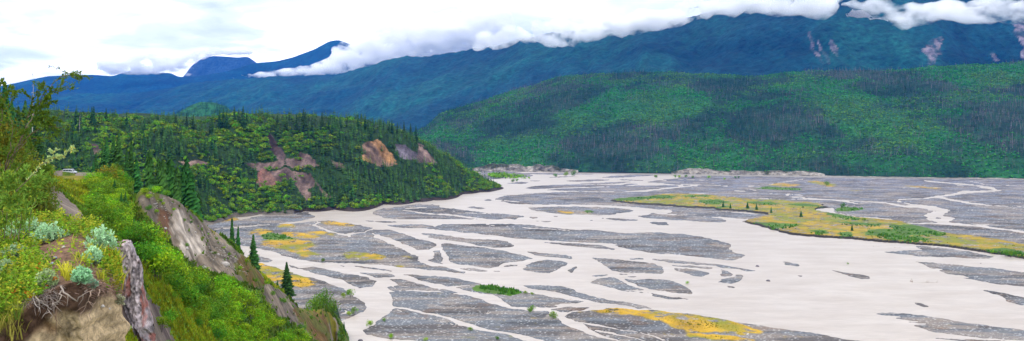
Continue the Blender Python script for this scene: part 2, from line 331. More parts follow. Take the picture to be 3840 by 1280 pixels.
GREENZ = [T5((70,170),(180,150),(500,170),(510,187),(300,182)), T5((820,365),(900,335),(1100,362),(980,380),(830,385)),
          T12((2370,1180),(2480,1155),(2600,1160),(2850,1215),(2900,1240),(2750,1260),(2560,1245),(2400,1215))]
GREENS = [T34((1230,290),(1500,270),(1650,285),(1500,310),(1260,312)), T34((1480,285),(1700,255),(1860,265),(1850,290),(1600,298)), T34((1850,265),(2150,255),(2250,270),(2000,275)), T34((2090,310),(2300,300),(2400,330),(2250,355),(2100,335)),
          T34((2250,375),(2400,370),(2420,390),(2260,392)), T5((0,300),(200,300),(310,325),(150,325),(0,315)), T5((380,325),(500,318),(730,340),(700,350),(500,345)), T5((40,495),(250,500),(520,515),(350,545),(250,550),(90,515)),
          T5((750,400),(900,425),(1080,460),(1050,475),(850,450),(740,420)), T5((780,490),(900,492),(1250,510),(1240,530),(950,515)), T5((1330,515),(1600,525),(1720,560),(1860,600),(1600,620),(1300,640),(1080,610),(1130,570),(1350,560)),
          T5((1280,640),(1600,625),(1760,665),(1500,672),(1300,660)), T5((570,575),(700,565),(780,600),(680,605)), T5((2150,765),(2380,735),(2576,770),(2576,805),(2360,790)), T5((860,600),(960,585),(1000,630),(880,640)),
          T12((270,660),(330,625),(500,655),(620,690),(400,700),(280,690)), T34((940,405),(1000,400),(1045,430),(960,425))]
GREENZ_ALL = GREENS + GREENZ

def build_river():
    pxs = np.arange(-300, 4301, 3.0); pys = np.concatenate([np.arange(633, 720, 0.8), np.arange(720, 1300, 1.3), np.arange(1302, 1560, 8)])
    PX, PY = np.meshgrid(pxs, pys)
    Dd = EYE * F / (PY - HY); X = (PX - CX) / F * Dd; Y = Dd
    sc = (PY - HY) / 500
    wx = PX + fbm(X / 14, Y / 14, 5, 3, .62) * 14; wy = PY + (fbm(X / 11 + 40, Y / 22, 5, 5, .62)) * 5 * np.clip(sc, 0.25, 1.4)
    M = np.zeros(PX.shape)
    for p, h in BARS:
        m = in_poly(wx, wy, p)
        M[m] = h if h > 0 else 0
    gold = np.zeros(PX.shape); plain = np.zeros(PX.shape); green = np.zeros(PX.shape)
    wx2 = PX + fbm(X / 9, Y / 9, 4, 13) * 14; wy2 = PY + fbm(X / 8, Y / 14, 4, 15) * 5 * np.clip(sc, 0.25, 1.4)
    for p in GOLD: gold[in_poly(wx2, wy2, p)] = 1
    for p in PLAIN: plain[in_poly(wx, wy, p)] = 1
    for p in GREENZ_ALL: green[in_poly(wx2, wy2, p)] = 1
    M2 = box_blur(box_blur(M, 1, 1), 1, 0)
    z = M2 - 0.26 + fbm(X / 5, Y / 9, 4, 21) * 0.16 + (fbm(X / 60, Y / 40, 3, 22) * 0.2)*(M2>0.1)
    deep = M2 < 0.03
    z = np.where(deep, -0.5, z)
    inside = M2 > 0.35
    br = ridged(X / 210 + .3 * fbm(X / 60, Y / 60, 3, 33), Y / 130, 2, 31); rm = in_poly(PX, PY, [(2400,650),(4400,660),(4400,1000),(2900,880),(2500,790)]) & (Dd > 1050)
    br2 = ridged(X / 75 + .5 * fbm(X / 30, Y / 30, 3, 36), Y / 48, 2, 37); rm = (rm & (br > 0.86)) | ((br2 > 0.925) & (Dd < 1700) & (fbm(X / 120, Y / 120, 2, 38) > -.1)); inside = inside & ~rm
    z = np.where(rm, -0.2, z)
    z = np.where(inside, np.maximum(z, 0.03 + 0.1 * np.clip(fbm(X / 4, Y / 6, 3, 9) + 0.5, 0, 1)), z)
    pl = box_blur(plain, 1, 1) * (M2 > 0.3)
    z = z + pl * 1.5 + box_blur(gold, 1, 1) * 0.25 * (M2 > 0.2)
    # pebbly gravel: blue grey stones, brown-violet silt in streaks, pale dried silt
    stone = np.array([0.128, 0.136, 0.150]); silt = np.array([0.092, 0.082, 0.08]); pale = np.array([0.27, 0.225, 0.19])
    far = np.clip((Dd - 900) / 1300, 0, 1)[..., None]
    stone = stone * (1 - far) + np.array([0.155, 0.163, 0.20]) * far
    st = np.clip(fbm(X / 30 + Y / 140, Y / 16, 5, 41) * 2.4 + 0.5 - 0.25, 0, 1)[..., None]
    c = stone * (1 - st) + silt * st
    pv = np.clip((fbm(X / 34, Y / 20, 4, 47) - 0.30) * 5, 0, 1)
    lf = np.clip((Dd - 700) / 900, 0, 1); stk = fbm(X / 55 + Y / 300, Y / (9 + 22 * lf), 5, 49)
    ln_ = ridged(X / 70 + Y / 500 + .5 * fbm(X / 40, Y / 30, 3, 34), Y / (16 + 30 * lf), 3, 35); pv = np.maximum(pv, np.clip((ln_ - 0.62) * 9, 0, 1)); pv = np.maximum(pv, np.clip((stk - 0.22) * 5, 0, .9))[..., None]; dkk = np.clip((-stk - 0.2) * 4, 0, 1)[..., None]; c = c * (1 - .5 * dkk)
    c = c * (1 - pv * 0.6) + pale * pv * 0.6
    spk = _h(np.floor(X / 0.9), np.floor(Y / 1.1), 5)[..., None]
    c = c * (0.72 + 0.5 * _h(np.floor(PX / 3), np.floor(PY / 1.3), 6)[..., None]) + (spk > 0.93) * 0.2 * (1 - far)
    wet = np.clip((0.16 - z) / 0.16, 0, 1)[..., None] * (1 - far * 0.6)
    c = c * (1 - 0.45 * wet)
    rust = np.clip((fbm(X / 18, Y / 14, 4, 57) - 0.42) * 6, 0, 1)[..., None] * 0.35
    c = c * (1 - rust) + np.array([0.15, 0.075, 0.03]) * rust
    g = (np.clip(gold + plain, 0, 1) * (M2 > 0.15))[..., None]
    gn = fbm(X / 12, Y / 18, 5, 61)[..., None]; gn2 = fbm(X / 30, Y / 40, 4, 63)[..., None]
    gc = (np.array([0.28, 0.19, 0.012]) + np.array([.10, .035, 0]) * (gold[..., None] > 0)) * (1 + 0.5 * gn) ; lg = np.array([0.13, 0.17, 0.012])
    mixg = np.clip(gn2 * 2.6 + 0.25 + 0.35 * plain[..., None] * (Y[..., None] > 1200), 0, 1)
    gc = gc * (1 - mixg * 0.75) + lg * mixg * 0.75
    gp = np.clip((fbm(X / 6, Y / 8, 4, 65) + 0.45) * 3, 0, 1)[..., None]; g = np.clip(box_blur(box_blur(g[..., 0].astype(float), 4, 1), 3, 0)[..., None] * 2.2 - .4 + .9 * fbm(X / 4, Y / 6, 3, 66)[..., None] * (g < 2), 0, 1) * (M2 > .15)[..., None]
    c = c * (1 - g * gp) + gc * g * gp
    gr = green[..., None] * (M2 > 0.15)[..., None]
    c = c * (1 - gr) + np.array([0.07, 0.15, 0.012]) * (0.8 + 0.4 * gn) * gr
    # cut bank of the meadow: dark earth on steep cells
    gy = np.abs(np.gradient(pl, axis=0)) + np.abs(np.gradient(pl, axis=1)); bank = (gy > 0.12)[..., None] & (np.roll(pl, -3, 0) < 0.3)[..., None]
    c = np.where(bank, np.array([0.02, 0.016, 0.013]), c)
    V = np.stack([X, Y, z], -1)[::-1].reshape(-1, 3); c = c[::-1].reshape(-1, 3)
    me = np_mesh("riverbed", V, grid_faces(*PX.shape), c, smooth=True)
    o = link("riverbed", me, mat_attr("river_gravel", rough=0.9, spec=0.25, nscale=1.3, namp=0.3, bump=0.6, bscale=1.1, bdist=0.25))
    tag(o, kind="structure")
    return (PX, PY, X, Y, z, M2)
RV = build_river()

# silty water: one sheet to the far bank, opaque with glacial flour
def build_water():
    m, t, b = new_mat("silty_water"); Nn = t.nodes.new; Lk = t.links.new
    geo = Nn("ShaderNodeNewGeometry"); mp = Nn("ShaderNodeMapping"); mp.inputs['Scale'].default_value = (0.02, 0.045, 1); Lk(geo.outputs['Position'], mp.inputs['Vector'])
    n = Nn("ShaderNodeTexNoise"); n.inputs['Scale'].default_value = 1.0; n.inputs['Detail'].default_value = 6; Lk(mp.outputs[0], n.inputs['Vector'])
    r = Nn("ShaderNodeValToRGB"); Lk(n.outputs[0], r.inputs[0])
    r.color_ramp.elements[0].position = 0.35; r.color_ramp.elements[0].color = (0.375, 0.315, 0.268, 1)
    r.color_ramp.elements[1].position = 0.65; r.color_ramp.elements[1].color = (0.44, 0.385, 0.34, 1)
    mpc = Nn("ShaderNodeMapping"); mpc.inputs['Scale'].default_value = (0.05, 0.16, 1); mpc.inputs['Rotation'].default_value = (0, 0, 0.35); Lk(geo.outputs['Position'], mpc.inputs['Vector']); nc = Nn("ShaderNodeTexNoise"); nc.inputs['Scale'].default_value = 1.0; nc.inputs['Detail'].default_value = 7; nc.inputs['Roughness'].default_value = .7; nc.inputs['Distortion'].default_value = 1.5; Lk(mpc.outputs[0], nc.inputs['Vector'])
    mrc = Nn("ShaderNodeMapRange"); mrc.inputs[1].default_value = .3; mrc.inputs[2].default_value = .7; mrc.inputs[3].default_value = .86; mrc.inputs[4].default_value = 1.12; Lk(nc.outputs[0], mrc.inputs[0]); vs_ = Nn("ShaderNodeVectorMath"); vs_.operation = 'SCALE'; Lk(r.outputs[0], vs_.inputs[0]); Lk(mrc.outputs[0], vs_.inputs['Scale'])
    Lk(vs_.outputs[0], b.inputs['Base Color']); b.inputs['Roughness'].default_value = 0.35; b.inputs['Specular IOR Level'].default_value = 0.25
    mp2 = Nn("ShaderNodeMapping"); mp2.inputs['Scale'].default_value = (0.35, 0.8, 1); Lk(geo.outputs['Position'], mp2.inputs['Vector'])
    n2 = Nn("ShaderNodeTexNoise"); n2.inputs['Scale'].default_value = 1.0; n2.inputs['Detail'].default_value = 5; n2.inputs['Distortion'].default_value = 0.8; Lk(mp2.outputs[0], n2.inputs['Vector'])
    bu = Nn("ShaderNodeBump"); bu.inputs['Strength'].default_value = 0.5; bu.inputs['Distance'].default_value = 0.35; Lk(n2.outputs[0], bu.inputs['Height']); Lk(bu.outputs[0], b.inputs['Normal'])
    V = [(-6000, 60, 0), (6000, 60, 0), (6000, 4200, 0), (-6000, 4200, 0)]
    link("river_water", np_mesh("river_water", V, np.array([[0, 1, 2, 3]])), m)["kind"] = "structure"
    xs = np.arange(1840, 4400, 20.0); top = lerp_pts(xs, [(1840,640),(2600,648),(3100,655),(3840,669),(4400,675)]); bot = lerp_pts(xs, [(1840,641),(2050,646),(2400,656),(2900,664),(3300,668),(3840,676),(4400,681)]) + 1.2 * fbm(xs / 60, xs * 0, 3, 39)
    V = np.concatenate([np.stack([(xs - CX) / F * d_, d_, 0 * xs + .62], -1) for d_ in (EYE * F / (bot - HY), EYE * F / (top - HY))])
    link("far_channel", np_mesh("far_channel", V, grid_faces(2, len(xs)), np.full((len(V), 3), (.235, .205, .17))), mat_attr("hill_reflection_water", rough=.4, spec=.3, nscale=.01, namp=.15, bump=.3, bscale=.3, bdist=.2, stretch=(1, 3, 1)))["kind"] = "structure"  # separate sheet, hill's reflection painted in as a darker brown water colour
    # ground under everything, reaching past the mountains
    V = [(-24000, -3000, -3), (24000, -3000, -3), (24000, 24000, -3), (-24000, 24000, -3)]
    me = np_mesh("ground", V, np.array([[0, 1, 2, 3]]), np.full((4, 3), (0.05, 0.07, 0.03)))
    link("ground", me, mat_attr("valley_ground", nscale=0.01))["kind"] = "structure"
build_water()
# ------------------------------------------------------------------ left bluffs: one surface through control points given as picture direction + distance
CP = []
def cp(*a):
    for px, py, d in a: CP.append((px, py, d))
def cz(*a):
    for px, z, d in a: CP.append((px, HY + (EYE - z) / d * F, d))
FOOT = [(-400,1030),(200,1035),(500,1060),(700,1100),(880,1196),(973,1245),(1141,1299),(1253,1331),(1439,1446),(1560,1500),(1625,1547),(1700,1591),(1737,1732),(1800,1800),(1873,1890),(1930,2000)]
def foot_d(px): return lerp_pts(px, FOOT)
for px, d in FOOT: cz((px, 0.5, d), (px, -4, d * 0.975))
cp((-400,448,1250),(0,458,1260),(200,466,1270),(400,472,1300),(600,474,1330),(880,477,1420),(1000,480,1480),(1150,482,1540),(1253,478,1570),(1350,482,1620),(1439,489,1670),(1530,514,1720),(1610,556,1780),(1680,592,1850),(1720,614,1880),(1780,648,1910),(1850,692,1925))
for px, z in [(-400,134),(200,128),(600,127),(1000,127),(1300,124),(1439,116)]: cz((px, z, 2100), (px, z - 20, 3000))
cz((1560,90,2100),(1650,50,2200),(1740,10,2200),(1800,-4,2150),(1900,-5,2080),(1930,-5,2300),(1600,-5,3000),(1750,-5,3000),(1990,-5,2100),(1990,-5,1500))
# mid slope of the far bluff
for px in (-200, 200, 500, 700, 880, 1000, 1141, 1253, 1439):
    fd = foot_d(px); cz((px, 42, fd + 85), (px, 84, fd + 165))
cz((1625,26,foot_d(1625)+70),(1737,18,foot_d(1737)+60))
# valley between (mostly hidden)
for px in (-200, 200, 500, 700): cz((px, 25, 900), (px, -4, 980))
for px, d in [(900,500),(1000,500),(1150,520),(1350,520),(1350,440),(1500,450),(900,800),(1100,800),(1300,1000),(1500,1000),(1700,1300),(1600,700),(1450,400),(1700,500),(1900,900),(1900,1500),(1500,300),(1700,300),(1700,200),(1500,200),(700,800),(1800,1600)]: cz((px, -5, d))
# knife ridge
RIDGE = [(529,703,220),(570,716,224),(620,730,230),(670,752,238),(745,819,252),(780,850,260),(827,886,270),(870,925,280),(909,960,290),(950,1008,302),(992,1050,315),(1035,1080,328),(1074,1105,340),(1111,1150,350),(1145,1163,365),(1178,1163,378),(1208,1154,388),(1234,1184,398),(1264,1213,408),(1290,1245,422),(1310,1290,441)]
_rp = np.array(RIDGE, float); _q = np.concatenate([np.arange(529, 1305, 13.0), [1310.0]])
RDG = [(float(a), float(np.interp(a, _rp[:, 0], _rp[:, 1])), float(np.interp(a, _rp[:, 0], _rp[:, 2]))) for a in _q]
cp(*RDG)
for px, py, d in RDG[::2]:
    z = EYE - (py - HY) / F * d; cz((px, z - max(4, z * 0.3), d * 1.09), (px, z * 0.15 - 2, d * 1.3 + 10))
# face and gully in front of the ridge
cp((522,834,212),(590,890,214),(656,938,220),(745,1000,228),(820,1020,236),(931,1070,252),(1040,1160,280),(1100,1200,300),(1150,1240,320),(1200,1270,345),(560,760,216),(700,850,236),(800,930,250))
cp((656,1010,205),(750,1100,208),(850,1200,218),(950,1280,235),(1100,1290,300),(850,1290,212),(1250,1320,400),(1000,1400,250))
cp((600,960,170),(640,1080,150),(700,1190,150),(760,1280,155),(640,1280,105),(560,1280,78),(480,1280,55),(560,1100,100),(520,900,150),(560,1000,130),(600,1180,110),(450,1000,80))
cp((480,840,200),(440,760,230),(430,700,262),(500,690,240),(470,650,290),(450,950,110),(400,900,90))
# road terrace and the slope under it
cp((200,637,366),(262,644,370),(330,645,366),(400,641,355),(330,640,388),(262,639,392),(200,634,385),(470,640,340),(130,630,350),(60,620,330),(262,690,300),(330,760,215),(400,800,185),(350,700,280),(220,680,270),(180,720,150),(262,760,170),(300,800,105),(310,830,92),(230,760,100),(150,700,105),(380,840,100))
cz((262,72,460),(380,70,450),(262,40,700),(480,60,420),(560,50,500),(700,20,500),(400,30,700),(150,90,520),(600,40,360),(560,66,270))
cp((100,610,470),(0,545,450),(-300,500,420),(60,560,560),(-300,440,800),(0,600,260),(-300,600,200),(-300,560,300))
cz((-300,98,60),(-300,96,20),(-300,90,8),(0,97,45),(0,96,22),(0,90,8),(100,96,60),(200,92,60),(200,90,30),(200,87,8),(400,89,50),(400,86,25),(400,85,8),(600,80,50),(600,80,20),(800,70,60),(800,68,20),(1200,40,100),(1200,45,20),(1200,20,200),(1500,0,120),(1900,-5,400),(1900,0,100),(100,95,90))
CPA = np.array(CP); CS = np.stack([CPA[:, 0] / 330.0, np.log(CPA[:, 2]) * 2.2], -1)
def rbf_fit(S, v):
    D = np.linalg.norm(S[:, None] - S[None], axis=-1)
    n = len(S); A = np.zeros((n + 3, n + 3)); A[:n, :n] = D + np.eye(n) * 1e-3 * -1; A[:n, n] = 1; A[:n, n + 1:] = S; A[n, :n] = 1; A[n + 1:, :n] = S.T
    return np.linalg.solve(A, np.concatenate([v, [0, 0, 0]]))
# interpolate the depression angle scaled by distance (behaves at every scale)
ZV = (HY - CPA[:, 1])
RW = rbf_fit(CS, ZV)
def rbf_eval(S):
    out = np.empty(len(S)); n = len(CS)
    for i in range(0, len(S), 20000):
        s = S[i:i + 20000]; D = np.linalg.norm(s[:, None] - CS[None], axis=-1)
        out[i:i + 20000] = D @ RW[:n] + RW[n] + s @ RW[n + 1:]
    return out

BARE = {  # bare ground on the bluffs, photo pixels
 'red':   [[(960,640),(985,620),(1010,640),(1040,700),(1010,715),(985,712),(965,680)]],
 'brown': [[(905,610),(960,605),(1040,600),(1100,590),(1180,590),(1195,615),(1130,625),(1060,628),(960,630)],
           [(960,640),(1080,635),(1150,640),(1180,680),(1215,735),(1240,742),(1255,742),(1200,700),(1165,665),(1150,690),(1165,745),(1145,745),(1120,700),(1090,670),(1040,690),(1010,715),(975,690)],
           [(1000,500),(1020,500),(1045,540),(1075,590),(1090,615),(1050,612),(1020,560)], [(1130,565),(1160,580),(1195,615),(1130,620),(1110,600)],
           [(670,612),(690,605),(740,600),(780,615),(780,622),(720,622)], [(1570,530),(1580,545),(1620,590),(1645,612),(1600,615),(1560,612),(1560,570)], [(1240,600),(1280,605),(1290,625),(1260,625)],
           [(330,550),(350,548),(372,560),(385,590),(360,590),(345,575)], [(1060,640),(1165,640),(1190,690),(1160,700),(1100,670)]],
 'dark':  [[(1000,500),(1012,495),(1040,530),(1070,575),(1075,612),(1050,600),(1020,560),(1005,530)]],
 'ochre': [[(1363,532),(1395,528),(1430,530),(1470,565),(1490,612),(1440,618),(1380,618),(1360,600),(1362,560)]],
 'grey':  [[(1480,528),(1520,540),(1556,570),(1562,600),(1530,605),(1500,580),(1485,555)]],
}
def zone(px, py, polys, amp=7, s=0):
    wx = px + fbm(px / 22, py / 16, 3, 71 + s) * amp * 1.5; wy = py + fbm(px / 25, py / 15, 3, 75 + s) * amp
    r = np.zeros(np.shape(px), bool)
    for p in polys: r |= in_poly(wx, wy, p)
    return r
ROCKFACE = [[(505,700),(560,703),(670,752),(745,819),(827,886),(909,955),(960,1000),(1000,1060),(980,1085),(931,1068),(820,1020),(745,1010),(690,965),(640,915),(590,850),(540,800),(515,760)],
            [(1000,1060),(1060,1095),(1111,1150),(1178,1161),(1208,1154),(1240,1185),(1275,1225),(1260,1290),(1180,1290),(1110,1230),(1040,1165),(985,1110)]]
PALEROCK = [[(655,790),(700,790),(725,850),(745,900),(750,960),(720,985),(690,950),(660,900),(650,860)], [(700,850),(735,840),(770,900),(760,960),(740,950)]]
BROWNF = [[(905,950),(960,1000),(1000,1060),(980,1085),(920,1060),(880,1000)],[(1100,1150),(1178,1161),(1208,1154),(1240,1185),(1230,1290),(1180,1290),(1110,1200)]]
YELLOWS = [[(500,960),(560,960),(640,1040),(700,1120),(760,1180),(830,1300),(400,1300),(480,1180),(560,1120)],
           [(185,655),(330,650),(420,650),(410,720),(400,790),(340,790),(280,760),(220,700)], [(905,960),(940,960),(1075,1080),(1070,1105),(1000,1062),(950,1005)]]
SCARP = [[(150,690),(180,690),(240,730),(300,790),(320,830),(280,840),(220,800),(160,760)], [(420,1130),(520,1080),(600,1160),(660,1290),(560,1300),(470,1230)]]
ROAD = [[(190,632),(420,638),(420,644),(190,644)]]

def build_bluff():
    pxs = np.arange(-420, 2010, 4.0); ld = np.log(np.concatenate([np.geomspace(9, 190, 190, endpoint=False), np.linspace(190, 450, 430, endpoint=False), np.geomspace(450, 1050, 70, endpoint=False), np.linspace(1050, 1980, 400, endpoint=False), np.geomspace(1980, 3000, 40)]))
    PX, LD = np.meshgrid(pxs, ld); Dd = np.exp(LD)
    v = rbf_eval(np.stack([PX.ravel() / 330.0, LD.ravel() * 2.2], -1)).reshape(PX.shape)
    PY = HY - v; X = (PX - CX) / F * Dd; Y = Dd; Z = EYE + v / F * Dd
    Z0 = Z.copy()
    up = np.clip(Z / 20, 0, 1)
    # gullies and lumps
    far = Dd > 800
    Z = Z + up * np.where(far, 7.0 * fbm(X / 120, Y / 300, 4, 81) + 5.5 * ridged(X / 55, Y / 400, 3, 83), 0.007 * np.minimum(Dd, 300) * fbm(X / 14, Y / 14, 5, 85) * (1 - .8 * zone(PX, PY, [[(500,660),(700,730),(850,860),(1000,1040),(1120,1130),(1300,1230),(1300,1300),(900,1080),(560,860)]], 2, 0)))
    rock = zone(PX, PY, ROCKFACE, 6)
    rock &= (Dd < 460)
    rk = box_blur(box_blur(rock.astype(float), 6, 0), 2, 1)
    rk = rk * np.clip((PY - np.interp(PX, [r[0] for r in RIDGE], [r[1] for r in RIDGE]) - 8) / 45, 0, 1)
    tw = np.clip((PX - 170) / 20, 0, 1) * np.clip((430 - PX) / 20, 0, 1)
    ter = tw * np.clip((Dd - 352) / 6, 0, 1) * np.clip((398 - Dd) / 6, 0, 1); Z = Z * (1 - ter) + (EYE - (654 - HY) / F * 369) * ter
    cap = EYE - (657 - HY) / F * Dd - 0.25; fr_ = tw * ((Dd > 180) & (Dd <= 353)); Z = np.where(fr_ > .5, np.minimum(Z, cap), Z)
    Z = Z + rk * (.5 * ridged(X / 6, Z0 / 8 + Y / 12, 4, 87) + .35 * fbm(X / 1.8, Y / 1.8, 3, 88)); Y = Y - rk * (1.6 * ridged(X / 5 + Z0 * .12, Z0 / 11, 4, 89) + .8 * fbm(X / 1.6, Z0 / 1.6, 4, 90))
    Z = np.where(Z0 < 0.4, np.minimum(Z, -1.5), Z)
    # colours
    wq = np.clip((Dd - 450) / 300, 0, 1); n = (fbm(X / 9, Y / 9, 5, 91) * (1 - wq) + fbm(X / 45, Y / 60, 5, 91) * wq)[..., None]; n2 = (fbm(X / 2.6, Y / 2.6, 4, 93) * (1 - wq) + fbm(X / 13, Y / 18, 4, 93) * wq)[..., None]
    c = np.array([0.014, 0.036, 0.008]) * (1 + 0.5 * n) + np.zeros(PX.shape + (3,))
    def put(mask, colr, var=0.35, colr2=None):
        nonlocal c
        m = mask[..., None]
        base = np.array(colr) * (1 + var * n2)
        if colr2 is not None:
            k = np.clip(n * 2.5 + 0.5, 0, 1); base = base * (1 - k) + np.array(colr2) * (1 + var * n2) * k
        c = np.where(m, base, c)
    near = Dd < 500
    put(near, (0.05, 0.11, 0.012), 0.4, (0.10, 0.125, 0.013))
    put(near & zone(PX, PY, YELLOWS, 14, 2), (0.085, 0.20, 0.012), 0.4, (0.19, 0.29, 0.012))
    put(near & zone(PX, PY, [YELLOWS[1]], 10, 2), (0.20, 0.15, 0.012), 0.3, (0.12, 0.12, 0.012))
    put(rock, (0.21, 0.165, 0.12), 0.8, (0.125, 0.102, 0.078))
    put(near & zone(PX, PY, [[(590,780),(640,800),(640,880),(600,860)]], 8, 9), (0.15, 0.06, 0.035), 0.4, (0.11, 0.07, 0.04))
    put(near & zone(PX, PY, PALEROCK, 16, 3), (0.46, 0.39, 0.32), 0.9, (0.18, 0.14, 0.10))
    put(near & zone(PX, PY, BROWNF, 12, 4), (0.13, 0.075, 0.025), 0.4, (0.10, 0.10, 0.02))
    put(near & zone(PX, PY, SCARP, 10, 5), (0.085, 0.062, 0.055), 0.5, (0.19, 0.15, 0.12))
    put(near & zone(PX, PY, ROAD, 2, 6), (0.16, 0.13, 0.11), 0.2)
    # mossy lip along the crest of the knife ridge
    lip = np.zeros(PX.shape, bool)
    for k, (lx, ly, ldd) in enumerate(RIDGE[:18]):
        if 2 <= k <= 4: continue
        lip |= (np.abs(PX - lx) < 28) & (np.abs(Dd - ldd - 3) < 5.5) & (PX > -1)
    put(lip & (n2[..., 0] > -0.55), (0.15, 0.13, 0.012), 0.3, (0.10, 0.12, 0.015))
    fr = Dd > 800
    bare = np.zeros(PX.shape, bool)
    for k, cc, c2 in [('brown', (0.13, 0.085, 0.068), (0.09, 0.06, 0.052)), ('ochre', (0.23, 0.12, 0.05), (0.13, 0.08, 0.055)), ('grey', (0.10, 0.085, 0.10), (0.06, 0.05, 0.06)), ('dark', (0.035, 0.02, 0.02), (0.06, 0.04, 0.04)), ('red', (0.20, 0.06, 0.045), (0.13, 0.07, 0.055))]:
        z_ = fr & zone(PX, PY, BARE[k], 7, 8); bare |= z_; put(z_, np.array(cc) * 1.1, 1.0, c2); c = np.where(z_[..., None], c * (1 + .55 * ridged(X / 6, Y / 70, 4, 96) + .45 * fbm(X / 3.5, Y / 7, 3, 97))[..., None], c)
    bankf = fr & (Z0 < 5) & (Z0 > -1); put(bankf & (PX > 1100), (0.035, 0.025, 0.02), 0.4)
    put(bankf & (PX <= 1100), (0.12, 0.10, 0.08), 0.3)
    V = np.stack([X, Y, Z], -1).reshape(-1, 3)
    me = np_mesh("river_bluff", V, grid_faces(*PX.shape), c.reshape(-1, 3), smooth=True)
    o = link("river_bluff", me, mat_attr("bluff_earth", nscale=0.35, namp=0.4, bump=0.7, bscale=0.6, bdist=0.8))
    tag(o, kind="structure")
    return dict(px=pxs, ld=ld, X=X, Y=Y, Z=Z, PX=PX, PY=PY, D=Dd, bare=bare, rock=rock, Z0=Z0)
BL = build_bluff()
def bl_at(px, d, key='Z'):
    i = np.interp(np.log(d), BL['ld'], np.arange(len(BL['ld']))); j = (np.asarray(px) - BL['px'][0]) / 4.0
    i = np.clip(i, 0, len(BL['ld']) - 1.001); j = np.clip(j, 0, len(BL['px']) - 1.001)
    i0 = i.astype(int) if hasattr(i, 'astype') else int(i); j0 = j.astype(int) if hasattr(j, 'astype') else int(j); fi = i - i0; fj = j - j0
    A = BL[key].astype(float)
    return (A[i0, j0] * (1 - fj) + A[i0, j0 + 1] * fj) * (1 - fi) + (A[i0 + 1, j0] * (1 - fj) + A[i0 + 1, j0 + 1] * fj) * fi

# ------------------------------------------------------------------ far side: loft from a base line to a ridge line and down the back
def loft(name, xs, base, ridge, back_d, back_z, rows, disp, colf, mat, prof=lambda t: t, kind="structure", gul=0.0):
    """base / ridge: lists of (px, py, d)"""
    b = np.array(base, float); r = np.array(ridge, float)
    PX = np.repeat(xs[None], rows + 12, 0)
    by = np.interp(xs, b[:, 0], b[:, 1]); bd = np.interp(xs, b[:, 0], b[:, 2]); ry = np.interp(xs, r[:, 0], r[:, 1]); rd = np.interp(xs, r[:, 0], r[:, 2])
    ry = box_blur(ry, max(1, int(10 / (xs[1] - xs[0]))), 0)
    bz = EYE - (by - HY) / F * bd; rz = EYE - (ry - HY) / F * rd
    T = np.concatenate([np.linspace(0, 1, rows), 1 + np.linspace(0.02, 1, 12)])[:, None]
    t1 = np.clip(T, 0, 1); t2 = np.clip(T - 1, 0, 1)
    Dd = bd + (rd - bd) * t1 + back_d * t2
    Z = bz + (rz - bz) * prof(t1); Z = Z + (back_z - rz) * t2 ** 1.3
    X = (PX - CX) / F * Dd; Y = Dd + 0 * X
    T = T + 0 * X
    dz = disp(X, Y, T); Z = Z + dz * np.clip(T / 0.06, 0, 1)
    slope = dz
    c = colf(X, Y, Z, T, PX, HY + (EYE - Z) / Y * F, dz)
    me = np_mesh(name, np.stack([X, Y, Z], -1).reshape(-1, 3), grid_faces(*X.shape), c.reshape(-1, 3), smooth=True)
    o = link(name, me, mat); tag(o, kind=kind)
    return dict(xs=xs, T=T, X=X, Y=Y, Z=Z)

HILLB = [(1400,640,3000),(1500,640,3000),(1780,642,3100),(1900,644,3120),(2200,648,2990),(2540,653,2860),(3000,660,2700),(3400,667,2560),(3840,672,2460),(4400,678,2400)]
HILLR = [(1400,560,4200),(1500,520,4350),(1594,478,4400),(1653,421,4500),(1743,395,4600),(1840,369,4700),(1920,339,4800),(2032,305,4850),(2114,290,4800),(2292,285,4700),(2561,276,4500),(2880,278,4350),(3014,270,4300),(3357,259,4200),(3491,247,4150),(3625,241,4100),(3840,240,4050),(4400,235,4000)]
def hill_green(X, Y):
    """1 = open bright green shrub, 0 = conifers"""
    return fbm(X / 330, Y / 420, 4, 101) * 1.6 + fbm(X / 80, Y / 110, 3, 103) * 0.7
def hill_col(X, Y, Z, T, PX, PY, dz):
    g = np.clip(hill_green(X, Y) + 0.35, 0, 1)[..., None]; n = fbm(X / 40, Y / 40, 4, 105)[..., None]
    c = np.array([0.008, 0.032, 0.014]) * (1 - g) + np.array([0.015, 0.08, 0.02]) * g
    c = c * (1 + 0.6 * n)
    return c
HM = loft("forested_hillside", np.arange(1400, 4400, 6.0), [(p, y - 3, d) for p, y, d in HILLB], HILLR, 900, -20, 260,
          lambda X, Y, T: 26 * fbm(X / 500, Y / 600, 4, 107) + 14 * ridged(X / 170, Y / 500, 3, 109) * np.clip(1.15 - T, 0, 1) + 4 * fbm(X / 40, Y / 40, 3, 110), hill_col,
          mat_attr("hill_undergrowth", nscale=0.06, namp=0.5, bump=0.8, bscale=0.08, bdist=6), prof=lambda t: t ** 0.92)

